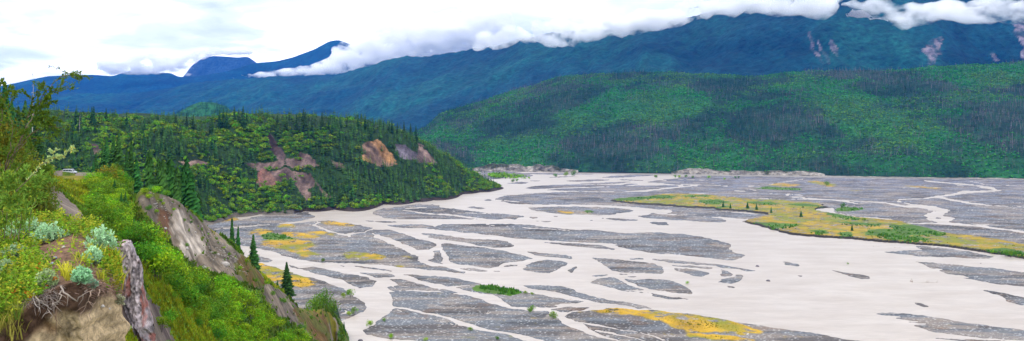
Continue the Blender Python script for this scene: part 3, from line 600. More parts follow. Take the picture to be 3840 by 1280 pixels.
# pale cut banks along the far shore
CLIFF = [((1770,2170), lambda x: 10 + 13 * np.clip(np.minimum((x - 1770) / 60, (2170 - x) / 160), 0, 1)), ((2520,3100), lambda x: 7 + 9 * np.clip(np.minimum((x - 2520) / 60, (3100 - x) / 60), 0, 1)), ((3100,4300), lambda x: 3.5 + 0 * x)]
def build_cliff(x0, x1, hf, s):
    xs = np.arange(x0, x1, 3.0); rows = 26
    b = np.array(HILLB, float); d = np.interp(xs, b[:, 0], b[:, 2]) - 14
    t = np.linspace(0, 1, rows)[:, None]; H = hf(xs) * (0.55 + 0.75 * (0.5 + 0.5 * fbm(xs / 45, xs * 0, 4, s))) * d / F * 1.25
    X = (xs - CX) / F * d + 0 * t; Z = -0.5 + H * t; Y = d + 16 * t ** 0.8 + 5 * ridged(X / 22, Z / 30, 4, s + 1) + 3 * fbm(X / 7, Z / 7, 3, s + 2)
    top = t > 0.97; Y = np.where(top, Y + 30, Y)
    n = fbm(X / 16, Z / 9, 5, s + 3)[..., None]; c = np.array([0.20, 0.18, 0.155]) * (1 + 1.1 * n); k = np.clip(fbm(X / 26, Z / 20, 4, s + 4) * 3 + (Z / (H + .1) - .75) * 2, 0, 1)[..., None]
    c = c * (1 - k) + np.array([0.05, 0.055, 0.03]) * k
    me = np_mesh("cut_bank", np.stack([X, Y, Z], -1).reshape(-1, 3), grid_faces(*X.shape), c.reshape(-1, 3), smooth=False)
    o = link("cut_bank", me, mat_attr("cliff_silt", nscale=0.12, namp=0.5, bump=0.6, bscale=0.3, bdist=2)); tag(o, kind="structure")
for k, ((a, b_), hf) in enumerate(CLIFF): build_cliff(a, b_, hf, 120 + 10 * k)

# mountains: blue of the distant air partly put into their forest colours
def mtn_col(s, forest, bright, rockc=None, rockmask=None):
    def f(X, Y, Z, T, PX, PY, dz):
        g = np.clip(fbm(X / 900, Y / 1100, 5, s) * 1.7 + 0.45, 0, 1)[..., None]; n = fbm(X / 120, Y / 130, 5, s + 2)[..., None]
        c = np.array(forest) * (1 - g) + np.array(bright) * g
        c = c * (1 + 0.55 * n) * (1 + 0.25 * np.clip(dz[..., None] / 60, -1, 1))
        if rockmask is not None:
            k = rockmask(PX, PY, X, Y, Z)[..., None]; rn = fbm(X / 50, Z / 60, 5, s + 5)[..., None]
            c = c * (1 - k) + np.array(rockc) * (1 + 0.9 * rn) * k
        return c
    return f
M3B = [(-700,560,9500),(400,560,9000),(900,560,8500),(1300,560,7500),(1900,560,6200),(2400,560,5600),(4600,560,5200)]
M3R = [(-700,380,13500),(0,360,13500),(500,345,13300),(760,310,13000),(880,294,12500),(1000,290,12000),(1130,287,12000),(1250,285,11800),(1290,278,11600),(1350,258,11300),(1420,238,11000),(1500,222,10800),(1620,215,10400),(1750,190,10100),(1850,170,9900),(1960,140,9600),(2040,128,9400),(2150,125,9000),(2300,100,8700),(2450,80,8400),(2570,60,8200),(2700,38,8000),(2860,12,7700),(3100,-60,7500),(3400,-90,7400),(3840,-100,7300),(4600,-100,7300)]
def m3rock(PX, PY, X, Y, Z):
    wx = PX + fbm(X / 90, Z / 90, 4, 141) * 26; wy = PY + fbm(X / 90, Z / 90, 4, 143) * 20
    r = np.zeros(PX.shape)
    for p in [[(3790,85),(3840,90),(3900,100),(3900,250),(3838,240),(3832,190),(3812,140)], [(3450,195),(3475,165),(3500,152),(3530,135),(3545,145),(3525,175),(3542,200),(3518,215),(3500,245),(3482,245),(3470,220)],
              [(3032,115),(3042,115),(3055,160),(3075,205),(3092,250),(3080,252),(3062,215),(3045,175)], [(3076,160),(3086,170),(3106,220),(3112,240),(3100,238),(3082,195)],
              [(3705,120),(3722,120),(3755,200),(3760,220),(3745,205),(3722,170)], [(3186,110),(3196,110),(3208,180),(3220,250),(3208,250),(3198,190)]][:4]:
        r = np.maximum(r, in_poly(wx, wy, p) * 1.0)
    r = np.maximum(r, 0.75 * ((fbm(X / 110, Z / 400, 4, 147) > 0.6) & (PX > 2700) & (PY < 230)))
    return np.clip(r, 0, 1) * (0.15 + 0.85 * np.clip(fbm(X / 45, Z / 45, 4, 149) * 3 + .55, 0, 1))
def m3disp(X, Y, T):
    w = 260 * fbm(X / 1500, Y / 1500, 3, 150)
    return (95 * ridged((X + w) / 900, Y / 2600, 4, 151) + 38 * ridged((X + w * .5) / 260, Y / 900, 3, 153) + 60 * fbm(X / 700, Y / 700, 4, 155)) * np.sin(np.clip(T, 0, 1) * math.pi * 0.93) ** 0.8 + 10 * fbm(X / 60, Y / 60, 3, 156)
M3 = loft("mountain_slope", np.arange(-700, 4600, 6.0), M3B, M3R, 2500, 300, 260, m3disp, mtn_col(161, (0.004, 0.030, 0.036), (0.007, 0.050, 0.040), (0.17, 0.14, 0.16), m3rock), mat_attr("haze_tinted_forest", nscale=0.022, namp=0.7, bump=1.0, bscale=0.03, bdist=22), prof=lambda t: t ** 1.25)
M2B = [(-900,560,11500),(2000,560,12500)]
M2R = [(-900,330,15000),(-300,340,15000),(-40,330,15000),(40,316,15000),(100,302,15000),(180,286,15000),(260,283,15000),(350,281,15000),(420,286,15000),(480,268,15000),(560,274,15000),(640,274,15000),(670,289,15000),(740,286,15000),(800,277,15000),(850,268,15000),(910,250,15200),(960,237,15500),(1040,230,15500),(1100,215,15500),(1180,185,15500),(1235,155,15500),(1270,150,15500),(1310,165,15500),(1400,195,15800),(1600,260,16000),(2000,330,16000)]
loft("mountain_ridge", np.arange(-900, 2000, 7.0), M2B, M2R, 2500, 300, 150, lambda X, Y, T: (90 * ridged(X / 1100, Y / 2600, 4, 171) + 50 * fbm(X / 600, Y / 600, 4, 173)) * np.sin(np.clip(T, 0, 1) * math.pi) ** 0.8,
     mtn_col(175, (0.004, 0.032, 0.055), (0.006, 0.046, 0.06)), bpy.data.materials["haze_tinted_forest"], prof=lambda t: t ** 1.1)
M1R = [(560,420,19000),(640,345,19000),(690,285,19000),(720,245,19000),(760,218,19000),(800,210,19000),(850,213,19000),(890,216,19000),(930,213,19000),(965,238,19000),(1040,300,19000),(1200,380,19000)]
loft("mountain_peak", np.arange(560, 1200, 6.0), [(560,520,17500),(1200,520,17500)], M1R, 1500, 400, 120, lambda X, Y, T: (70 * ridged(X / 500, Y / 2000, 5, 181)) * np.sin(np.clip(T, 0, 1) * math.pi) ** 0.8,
     mtn_col(185, (0.022, 0.04, 0.06), (0.04, 0.055, 0.07)), bpy.data.materials["haze_tinted_forest"])
# small green knoll behind the plateau
KR = [(540,500,4300),(600,458,4350),(640,440,4400),(680,415,4450),(715,395,4500),(750,383,4500),(800,384,4500),(845,398,4500),(875,420,4450),(900,450,4400),(960,500,4350)]
KN = loft("forested_knoll", np.arange(540, 960, 4.0), [(540,560,3900),(960,560,3900)], KR, 600, 20, 90, lambda X, Y, T: 9 * fbm(X / 90, Y / 90, 4, 191) * np.sin(np.clip(T, 0, 1) * math.pi),
     lambda X, Y, Z, T, PX, PY, dz: np.array([0.014, 0.075, 0.02]) * (1 + 1.0 * fbm(X / 60, Y / 60, 4, 193))[..., None], bpy.data.materials["hill_undergrowth"])

# ------------------------------------------------------------------ low cloud caught on the mountains: real scattering bodies
def ico(sub=2):
    import bmesh
    bm = bmesh.new(); bmesh.ops.create_icosphere(bm, subdivisions=sub, radius=1.0)
    V = np.array([v.co[:] for v in bm.verts]); Fc = np.array([[v.index for v in f.verts] for f in bm.faces]); bm.free()
    return V, Fc
IV, IF = ico(2)
def cloud_mat():
    m = bpy.data.materials.new("cloud_vapour"); m.use_nodes = True; t = m.node_tree; t.nodes.clear()
    o = t.nodes.new("ShaderNodeOutputMaterial"); v = t.nodes.new("ShaderNodeVolumeScatter")
    v.inputs['Color'].default_value = (1, 1, 1, 1); v.inputs['Density'].default_value = 0.009; v.inputs['Anisotropy'].default_value = 0.0
    g_ = t.nodes.new("ShaderNodeNewGeometry"); mp = t.nodes.new("ShaderNodeMapping"); mp.inputs['Scale'].default_value = (1 / 230, 1 / 230, 1 / 150); n = t.nodes.new("ShaderNodeTexNoise"); n.inputs['Scale'].default_value = 1; n.inputs['Detail'].default_value = 4; n.inputs['Roughness'].default_value = .62
    t.links.new(g_.outputs['Position'], mp.inputs['Vector']); t.links.new(mp.outputs[0], n.inputs['Vector']); r = t.nodes.new("ShaderNodeMapRange"); r.inputs[1].default_value = .43; r.inputs[2].default_value = .60; r.inputs[3].default_value = 0.0; r.inputs[4].default_value = 0.019
    t.links.new(n.outputs[0], r.inputs[0]); t.links.new(r.outputs[0], v.inputs['Density'])
    t.links.new(v.outputs[0], o.inputs['Volume']); return m
CLM = cloud_mat()
M_CORE = mat_plain("cloud_core", (0.93, 0.93, 0.94), rough=1.0, spec=0.0, var=0.02, scale=0.002)
def cloud(blobs, voxel, amp, seed, label):
    ob = cloud_body(blobs, voxel, amp, seed, 1.0, CLM, "cloud", None); tag(ob, kind="stuff")
def cloud_body(blobs, voxel, amp, seed, k_, mat, nm, par):
    """blobs: (px, py, d, rx_px, rz_px)"""
    Vs, Fs, k = [], [], 0
    for px, py, d, rx, rz in blobs:
        c = P(px, py, d); s = d / F
        Vs.append(IV * np.array([rx * s, rx * s * 0.8, rz * s]) + c); Fs.append(IF + k); k += len(IV)
    me = np_mesh("tmp", np.concatenate(Vs), np.concatenate(Fs)); o = bpy.data.objects.new("tmp", me); COL.objects.link(o)
    md = o.modifiers.new("r", 'REMESH'); md.mode = 'VOXEL'; md.voxel_size = voxel
    me2 = bpy.data.meshes.new_from_object(o.evaluated_get(bpy.context.evaluated_depsgraph_get()))
    bpy.data.objects.remove(o)
    n = len(me2.vertices); co = np.empty(n * 3, np.float32); me2.vertices.foreach_get("co", co); co = co.reshape(-1, 3).astype(float)
    nr = np.empty(n * 3, np.float32); me2.vertices.foreach_get("normal", nr); nr = nr.reshape(-1, 3)
    x, y, z = co.T
    dsp = amp * (fbm((x + y * .3) / 420, (z * 1.7 + y * .4) / 420, 5, seed, 0.62)) + amp * 0.4 * ridged((x - y * .5) / 130, (z * 1.5 + y * .6) / 130, 3, seed + 7)
    co = co + nr * dsp[:, None]; co[:, 2] += 0.3 * amp * fbm(x / 200, y / 200, 3, seed + 3)
    me2.vertices.foreach_set("co", co.astype(np.float32).ravel()); me2.update(); me2.name = nm
    me2.materials.clear(); me2.polygons.foreach_set("use_smooth", np.ones(len(me2.polygons), bool))
    return link(nm, me2, mat, par)
r_ = random.Random(5)
# long bank over the right slope: lower edge in photo px
LOW = [(1780,175),(1880,160),(1960,146),(2000,152),(2060,165),(2170,158),(2240,143),(2330,138),(2400,120),(2480,103),(2560,88),(2620,68),(2700,66),(2760,58),(2830,48),(2900,44),(3000,44),(3080,40)]
bl = []
for px in np.arange(1780, 3110, 34):
    e = lerp_pts(px, LOW); d = lerp_pts(px, [(p[0], p[2]) for p in M3R]) - 900
    R = r_.uniform(16, 34); bl.append((px, e - R * 0.8, d, R * 1.5, R))
    for q in range(3): R = r_.uniform(5, 13); bl.append((px + r_.uniform(-17, 17), e + r_.uniform(-8, 6), d + r_.uniform(-150, 250), R * 1.7, R))
    ry = min(lerp_pts(px, [(p[0], p[1]) for p in M3R]), e)
    for q in range(4):
        R = r_.uniform(22, 42); yy = e - 20 - R - q * 45
        if yy < ry - 35 or yy < -60: break
        bl.append((px + r_.uniform(-20, 20), yy, d + r_.uniform(-200, 300), R * 1.5, R))
cloud(bl, 55, 75, 201, "")
LOW2 = [(3180,70),(3220,70),(3270,95),(3310,85),(3350,100),(3390,116),(3450,100),(3520,88),(3600,82),(3700,78),(3840,78),(4000,80),(4200,80)]
bl = []
for px in np.arange(3170, 4200, 26):
    e = lerp_pts(px, LOW2); d = lerp_pts(px, [(p[0], p[2]) for p in M3R]) - 1300
    R = r_.uniform(10, 26); bl.append((px, e - R * r_.uniform(.6, 1.1), d, R * 1.5, R)); R = r_.uniform(20, 36); bl.append((px + 12, e - 26 - R * r_.uniform(.5, .9), d + 100, R * 1.6, R))
cloud(bl, 38, 75, 221, "")
# tongue lying in the saddle behind the near ridge, and shreds round the peak
bl = []
TNG = [(880,288,5),(940,284,8),(1000,279,13),(1060,274,17),(1120,270,20),(1180,265,24),(1240,256,30),(1300,238,40),(1360,215,52),(1430,190,60),(1500,165,66),(1600,140,80),(1700,120,80),(1800,100,80)]
for px in np.arange(875, 1800, 22):
    y = lerp_pts(px, [(a, b) for a, b, c in TNG]); h = lerp_pts(px, [(a, c) for a, b, c in TNG])
    bl.append((px, y, 13300, h * 1.6 + 14, h * r_.uniform(0.8, 1.15)))
for px, y, a, b in [(1330,200,40,26),(1300,215,30,14),(1365,175,40,30),(1290,172,14,7),(1400,160,60,40),(1500,110,100,50),(1340,228,50,18),(1450,150,70,50),(1262,184,24,13),(1302,166,32,20),(1320,192,34,16),(1275,214,40,12)]: bl.append((px, y, 13300, a, b))
cloud(bl, 45, 45, 241, "")
# cap touching the far left ridge and the far peak
bl = []
for px, y, a, b in [(420,262,50,20),(470,258,60,20),(520,256,60,22),(580,258,60,20),(630,262,40,16),(380,268,30,10),(700,262,30,26),(690,235,40,30),(740,205,50,18),(800,196,60,14),(860,198,50,12),(910,196,40,12),(680,280,16,8),(640,240,60,30),(560,225,80,30),(440,240,80,20)]: bl.append((px, y, 14300, a, b))
cloud(bl, 60, 50, 261, "")
# ------------------------------------------------------------------ vegetation builders
def add_tris(bag, pts, colr):
    bag.append((np.asarray(pts, float), np.asarray(colr, float)))

def spruce_arrays(h, r, levels, per, seed, cg=(0.028, 0.075, 0.018), sparse=0.0, trunk=True, dead=False, bw=0.3):
    """one spruce: tapered trunk and drooping boughs as thin kites, tip up; returns trunk (V,F), crown (V,F,C)"""
    q = random.Random(seed); V = []; Fc = []; C = []
    for l in range(levels):
        t = (l + q.random() * 0.6) / levels; z0 = h * (0.07 + 0.93 * t) ; R = r * (1 - t) ** 0.85 * q.uniform(0.75, 1.15) + 0.02 * r
        n = max(3, int(per * (1 - 0.5 * t))); a0 = q.random() * 6.28
        for k in range(n):
            if q.random() < sparse: continue
            a = a0 + 6.283 * k / n + q.uniform(-.3, .3); L_ = R * q.uniform(0.6, 1.15); wd = L_ * bw * q.uniform(0.8, 1.3) + 0.02 * h
            dr = -0.30 * L_ if not dead else -0.1 * L_
            ca, sa = math.cos(a), math.sin(a); i = len(V)
            V += [(0, 0, z0 + 0.03 * h), (ca * L_ * .55 - sa * wd, sa * L_ * .55 + ca * wd, z0 + dr * .35), (ca * L_, sa * L_, z0 + dr), (ca * L_ * .55 + sa * wd, sa * L_ * .55 - ca * wd, z0 + dr * .35 - 0.03 * h)]
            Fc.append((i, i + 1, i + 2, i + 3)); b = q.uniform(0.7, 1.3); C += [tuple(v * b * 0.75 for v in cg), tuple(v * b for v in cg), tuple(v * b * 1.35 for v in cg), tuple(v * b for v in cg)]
    i = len(V); w_ = r * 0.07; V += [(w_, 0, h * .9), (-w_ * .5, w_, h * .9), (-w_ * .5, -w_, h * .9), (0, 0, h * 1.03), (0, 0, h * 1.03), (0, 0, h * 1.03)]
    Fc += [(i, i + 1, i + 4, i + 3), (i + 1, i + 2, i + 5, i + 4), (i + 2, i, i + 3, i + 5)]; C += [cg] * 6
    return np.array(V), np.array(Fc), np.array(C)

def trunk_arrays(h, rad, sides=6, segs=4, seed=0, lean=0.0, c=(0.10, 0.08, 0.065)):
    q = random.Random(seed); V = []; Fc = []
    for s in range(segs + 1):
        t = s / segs; rr = rad * (1 - t) ** 0.8 + 0.004 * h * 0; ox = lean * h * t * t; oy = q.uniform(-.01, .01) * h * t
        for k in range(sides):
            a = 6.283 * k / sides; V.append((ox + max(rr, rad * .08) * math.cos(a), oy + max(rr, rad * .08) * math.sin(a), -0.5 + (h + .5) * t))
    for s in range(segs):
        for k in range(sides): Fc.append((s * sides + k, s * sides + (k + 1) % sides, (s + 1) * sides + (k + 1) % sides, (s + 1) * sides + k))
    return np.array(V), np.array(Fc), np.tile(c, (len(V), 1))

def shrub_arrays(h, r, leaves, leaf, seed, cg=(0.06, 0.16, 0.012), lobes=7, flat=0.9):
    """broadleaf crown: leaf-sized quads spread through several lobes with gaps between them"""
    g = np.random.default_rng(seed); th = g.uniform(0, 6.283, lobes); rr = np.sqrt(g.uniform(0.05, 1, lobes)) * r * 0.62
    lc = np.stack([rr * np.cos(th), rr * np.sin(th), h * (0.35 + 0.45 * g.random(lobes) * (1 - 0.4 * rr / r))], -1); lr = r * g.uniform(0.3, 0.55, lobes); lc[0] = (0, 0, h * 0.72)
    k = g.integers(0, lobes, leaves); u = g.normal(size=(leaves, 3)); u /= np.linalg.norm(u, axis=1)[:, None]
    rad = g.uniform(0.45, 1.0, leaves) ** 0.5 * g.uniform(0.85, 1.2, leaves)
    p = lc[k] + u * (lr[k] * rad)[:, None] * np.array([1, 1, flat]); p[:, 2] = np.maximum(p[:, 2], 0.04 * h)
    nrm = u + g.normal(scale=0.55, size=(leaves, 3)) + np.array([0, 0, 0.4]); nrm /= np.linalg.norm(nrm, axis=1)[:, None]
    t1 = np.cross(nrm, g.normal(size=(leaves, 3))); t1 /= np.linalg.norm(t1, axis=1)[:, None]; t2 = np.cross(nrm, t1)
    s = (leaf * g.uniform(0.6, 1.5, leaves))[:, None]
    V = np.stack([p - t1 * s, p + t2 * s * .55, p + t1 * s, p - t2 * s * .55], 1).reshape(-1, 3); Fc = np.arange(leaves * 4).reshape(-1, 4)
    lobec = g.uniform(0.75, 1.25, lobes)[k]; b = (g.uniform(0.7, 1.3, leaves) * lobec)[:, None]; C = np.array(cg) * b; C[:, 0] *= g.uniform(0.7, 1.5, leaves)
    return V, Fc, np.repeat(C, 4, 0)

def stems_arrays(h, r, n, seed, c=(0.10, 0.085, 0.07), rad=0.06):
    q = random.Random(seed); V = []; Fc = []
    for k in range(n):
        a = q.random() * 6.283; e = np.array([math.cos(a) * r * q.uniform(.2, .6), math.sin(a) * r * q.uniform(.2, .6), h * q.uniform(.5, .85)]); i = len(V)
        for m_, rr in ((0, rad), (0.5, rad * .7), (1, rad * .25)):
            c0 = e * m_; c0 = c0 * np.array([m_ ** .3, m_ ** .3, 1]) if m_ else np.array([0, 0, -0.4])
            for s in range(3): b = 2.094 * s; V.append((c0[0] + rr * math.cos(b), c0[1] + rr * math.sin(b), c0[2]))
        for m_ in range(2):
            for s in range(3): Fc.append((i + m_ * 3 + s, i + m_ * 3 + (s + 1) % 3, i + m_ * 3 + 3 + (s + 1) % 3, i + m_ * 3 + 3 + s))
    return np.array(V), np.array(Fc), np.tile(c, (len(V), 1))

def merge(*parts):
    V = []; Fc = []; C = []; k = 0
    for v, f, c in parts: V.append(v); Fc.append(f + k); C.append(c); k += len(v)
    return np.concatenate(V), np.concatenate(Fc), np.concatenate(C)

def scatter_mesh(name, variants, pos, scl, rot, tint, which):
    """many copies joined in one mesh (stuff)"""
    Vs, Fs, Cs, k = [], [], [], 0
    for vi, (v, f, c) in enumerate(variants):
        m = np.where(which == vi)[0]
        if not len(m): continue
        ca, sa = np.cos(rot[m])[:, None], np.sin(rot[m])[:, None]; s = scl[m]
        x = v[None, :, 0] * s[:, 0:1]; y = v[None, :, 1] * s[:, 0:1]; z = v[None, :, 2] * s[:, 1:2]
        W = np.stack([x * ca - y * sa, x * sa + y * ca, z], -1) + pos[m][:, None]
        Vs.append(W.reshape(-1, 3)); Fs.append((f[None] + (np.arange(len(m)) * len(v))[:, None, None]).reshape(-1, f.shape[1]) + k); Cs.append((c[None] * tint[m][:, None]).reshape(-1, 3)); k += len(m) * len(v)
    return np_mesh(name, np.concatenate(Vs), Fs, np.concatenate(Cs))

M_NEEDLE = mat_attr("spruce_needles", rough=0.9, spec=0.1, nscale=0.8, namp=0.25, objrand=0.28, hue=0.02)
M_LEAF = mat_attr("broad_leaves", rough=0.8, spec=0.15, nscale=0.7, namp=0.25, translucent=0.3, objrand=0.28, hue=0.022)
M_BARK = mat_attr("grey_bark", rough=0.95, spec=0.1, nscale=6, namp=0.3)
M_WOOD = mat_attr("far_forest", rough=0.95, spec=0.05, nscale=0.02, namp=0.2)

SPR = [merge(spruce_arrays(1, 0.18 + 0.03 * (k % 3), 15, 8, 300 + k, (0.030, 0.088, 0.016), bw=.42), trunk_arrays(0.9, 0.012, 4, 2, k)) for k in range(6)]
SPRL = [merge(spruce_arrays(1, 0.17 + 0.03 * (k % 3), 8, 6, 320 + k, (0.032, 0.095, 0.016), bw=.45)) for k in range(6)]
DEC = [merge(shrub_arrays(1, 0.55, 260, 0.075, 340 + k, (0.17, 0.36, 0.013), lobes=8), stems_arrays(0.9, .4, 3, k, rad=0.015)) for k in range(6)]
DECL = [shrub_arrays(1, 0.6, 46, 0.15, 360 + k, (0.15, 0.34, 0.013), lobes=6) for k in range(6)]
SNAG = [merge(trunk_arrays(1, 0.02, 3, 1, k, c=(0.26, 0.24, 0.24)), spruce_arrays(0.95, 0.06, 7, 3, 380 + k, (0.12, 0.11, 0.12), sparse=0.4, dead=True)) for k in range(3)]

def single_meshes(name, variants, mat):
    return [np_mesh(name, v, f, c) for v, f, c in variants]

# ---- forest on the far side of the bluff
def bluff_forest():
    g = np.random.default_rng(11)
    n = 60000
    y = np.sqrt(g.uniform(1000 ** 2, 2300 ** 2, n)); px = g.uniform(-330, 1960, n); x = (px - CX) / F * y
    z = bl_at(px, y); bare = bl_at(px, y, 'bare'); ok = (z > 2.2) & ((bare < 0.25) | (g.random(n) < 0.03))
    ed = lerp_pts(px, [(-400,1260),(0,1265),(400,1305),(600,1335),(880,1425),(1000,1485),(1253,1580),(1439,1680),(1610,1790),(1720,1890),(1850,1940),(1900,1990)])
    ok &= (y < ed + 160); back = y > ed + 25; ok &= ~back | (g.random(n) < 0.5)
    p = np.stack([x, y, z], -1)[ok]; px = px[ok]; y = y[ok]; ed = ed[ok]
    py = HY + (EYE - p[:, 2]) / y * F
    mixn = fbm(p[:, 0] / 70, p[:, 1] / 90, 4, 401) + 0.25 * g.normal(size=len(p)) * 0.8
    bias = np.interp(px, [200, 560, 700, 1000, 1180, 1260, 1700, 1800], [0.05, 0.0, -0.12, -0.05, 0.28, 0.3, 0.25, -0.1])
    bias = bias - 0.45 * np.exp(-np.clip(p[:, 2] - 1, 0, 99) / 14) * (px < 1950)
    bias = bias - 0.5 * (((px - 900) / 130) ** 2 + ((py - 520) / 40) ** 2 < 1) - 0.3 * (((px - 450) / 200) ** 2 + ((py - 470) / 22) ** 2 < 1)
    con = mixn + bias > -0.10
    g2 = g.random(len(p))
    h = np.where(con, g.uniform(8, 17, len(p)) * np.where(g.random(len(p)) < 0.06, 1.4, 1), g.uniform(3.2, 8.5, len(p)))
    # thin the broadleaf layer less than the conifers
    keep = np.where(con, g2 < 0.5, g2 < 0.72); p, h, con, y, ed, px = p[keep], h[keep], con[keep], y[keep], ed[keep], px[keep]
    return p, h, con, y, ed, px
FP, FH, FCON, FY, FED, FPX = bluff_forest()
print("bluff forest", len(FP), FCON.sum())
def place_forest():
    g = np.random.default_rng(12)
    vis = (FY < FED + 10) & (FPX > 60)
    for con, variants, lowv, mat, nm, lab, cat, grp, stuffn in [
        (True, SPR, SPRL, M_NEEDLE, "spruce_tree", "slender dark green spruce standing in the dense forest that covers the far bluff", "tree", "spruces on the far bluff", "spruce_forest"),
        (False, DEC, DECL, M_LEAF, "broadleaf_tree", "rounded bright green broadleaf tree growing on the forested far bluff", "tree", "broadleaf trees on the far bluff", "broadleaf_forest")]:
        idx = np.where(FCON == con)[0]; score = np.where(vis[idx], FH[idx] / FY[idx], 0); order = idx[np.argsort(-score)]
        big = order[:300 - (44 if con else 0)]; rest = order[len(big):]
        meshes = [np_mesh(nm, v, f, c) for v, f, c in variants]
        for m_ in meshes: m_.materials.append(mat)
        for q, i in enumerate(big):
            o = bpy.data.objects.new(nm, meshes[q % 6]); COL.objects.link(o); o.location = FP[i] - np.array([0, 0, .3])
            wd = g.uniform(0.85, 1.25) * (1.0 if con else g.uniform(.9, 1.5)); o.scale = (FH[i] * wd, FH[i] * wd, FH[i]); o.rotation_euler = (0, 0, g.uniform(0, 6.28)); tag(o, lab, cat, grp)
        n = len(rest); s = np.stack([FH[rest] * g.uniform(0.9, 1.4, n) * (1 if con else 1.25), FH[rest]], -1)
        hv = fbm(FP[rest][:, 0] / 50, FP[rest][:, 1] / 60, 3, 405)
        t = (g.uniform(0.6, 1.35, n) * (1 + .3 * hv))[:, None] * np.ones((n, 3)); t[:, 0] *= g.uniform(0.7, 1.7 if not con else 1.3, n)
        me = scatter_mesh(stuffn, lowv, FP[rest] - np.array([0, 0, .4]), s, g.uniform(0, 6.28, n), t, g.integers(0, 6, n))
        o = link(stuffn, me, M_NEEDLE if con else M_LEAF); tag(o, kind="stuff")
place_forest()

# ---- forest on the far hillside: dark spruces, grey dead ones, bright shrubs
def hillside_forest():
    g = np.random.default_rng(21); H = HM; nr = (H['T'][:, 0] <= 1.04).sum(); nx = len(H['xs'])
    n = 120000
    y = np.sqrt(g.uniform(2450 ** 2, 5000 ** 2, n)); px = g.uniform(1500, 4250, n)
    j = (px - H['xs'][0]) / 6.0; j0 = j.astype(int); bd = H['Y'][0, j0]; rdd = H['Y'][nr - 4, j0]
    t = (y - bd) / (rdd - bd); ok = (t > 0.0) & (t < 1.03); y, px, j0, t = y[ok], px[ok], j0[ok], t[ok]
    i = np.clip((t * (nr - 4)).astype(int), 0, nr - 1); z = H['Z'][i, j0]; x = (px - CX) / F * y
    gr = hill_green(x, y) + 0.28 * g.normal(size=len(x)); dn = fbm(x / 260 + 5, y / 300, 4, 411) + 0.35 * g.normal(size=len(x))
    con = gr < 0.02 + 0.35 * np.clip(0.35 - t, 0, 1); dead = con & (dn > 0.08 + 0.5 * np.clip(0.12 - t, 0, 1) * 5); live = con & ~dead; sh = ~con
    r = g.random(len(x)); live &= r < 0.8; dead &= r < 0.36; sh &= r < 0.62; stray = (~con) & (r > 0.95)
    dead |= stray & (dn > 0); live |= stray & (dn <= 0)
    M_ = M_WOOD
    def put(mask, variants, hmin, hmax, wide, nm, mat, tl, th, rv=0.0):
        k = np.where(mask)[0]; n = len(k); h = g.uniform(hmin, hmax, n); s = np.stack([h * wide * g.uniform(.8, 1.3, n), h], -1)
        tint = g.uniform(tl, th, n)[:, None] * np.ones((n, 3)); tint[:, 0] *= 1 + rv * 2.2 * np.clip(fbm(x[k] / 200, y[k] / 260, 3, 413) * 2 + .3, 0, 1.2) + .3 * g.random(n)
        me = scatter_mesh(nm, variants, np.stack([x[k], y[k], z[k] - 0.5], -1), s, g.uniform(0, 6.28, n), tint, g.integers(0, len(variants), n)); o = link(nm, me, mat); tag(o, kind="stuff"); print(nm, n)
    hl = [spruce_arrays(1, 0.17, 4, 4, 430 + k, (0.008, 0.045, 0.018)) for k in range(4)]
    hd = [merge(spruce_arrays(1, 0.11, 5, 3, 440 + k, (0.125, 0.12, 0.13), dead=True), trunk_arrays(1, 0.016, 3, 1, k, c=(0.20, 0.18, 0.20))) for k in range(4)]
    hs = [shrub_arrays(1, 0.7, 14, 0.2, 450 + k, (0.030, 0.225, 0.028), lobes=4) for k in range(5)]
    put(live, hl, 13, 24, 1.0, "hillside_spruce_forest", M_, 0.6, 1.3)
    put(dead, hd, 13, 25, 1.0, "dead_spruce_forest", M_, 0.6, 1.25)
    put(sh, hs, 4.5, 8.5, 1.4, "hillside_shrubs", M_, 0.6, 1.35, 0.7)
hillside_forest()

def knoll_trees():
    g = np.random.default_rng(23); H = KN; nr = (H['T'][:, 0] <= 1.02).sum(); n = 900; i = g.integers(nr // 3, nr, n); j = g.integers(0, len(H['xs']), n); x, y, z = H['X'][i, j], H['Y'][i, j], H['Z'][i, j]
    ok = fbm(x / 120, y / 200, 3, 415) + (np.array(H['xs'])[j] > 780) * .35 > 0.0; x, y, z = x[ok], y[ok], z[ok]; n = len(x); h = g.uniform(12, 24, n)
    o = link("knoll_spruces", scatter_mesh("knoll_spruces", SPRL, np.stack([x, y, z], -1), np.stack([h, h], -1), g.uniform(0, 6, n), g.uniform(.4, .9, n)[:, None] * np.ones((n, 3)), g.integers(0, 6, n)), M_WOOD); tag(o, kind="stuff")
knoll_trees()
# ------------------------------------------------------------------ near bluffs: where a picture direction meets the ground
_PYV = HY + (EYE - BL['Z']) / BL['Y'] * F
_CM = np.minimum.accumulate(_PYV, axis=0)
def hit(px, py, dmin=0):
    j = int(round((px - BL['px'][0]) / 4.0)); j = max(0, min(len(BL['px']) - 1, j))
    i0 = int(np.searchsorted(BL['ld'], math.log(max(dmin, 9.1))))
    i = i0 + int(np.argmax(_PYV[i0:, j] <= py)); d = math.exp(BL['ld'][i]); return d, (px - CX) / F * d, float(BL['Z'][i, j])
def sample_poly(polys, n, g):
    out = []
    A = [abs(sum(p[i][0] * p[i - 1][1] - p[i - 1][0] * p[i][1] for i in range(len(p)))) for p in polys]; S = sum(A)
    for p, a in zip(polys, A):
        q = np.array(p, float); m = int(round(n * a / S)); k = 0
        while k < m:
            x, y = g.uniform(q[:, 0].min(), q[:, 0].max()), g.uniform(q[:, 1].min(), q[:, 1].max())
            if in_poly(np.array([x]), np.array([y]), p)[0]: out.append((x, y)); k += 1
    return out
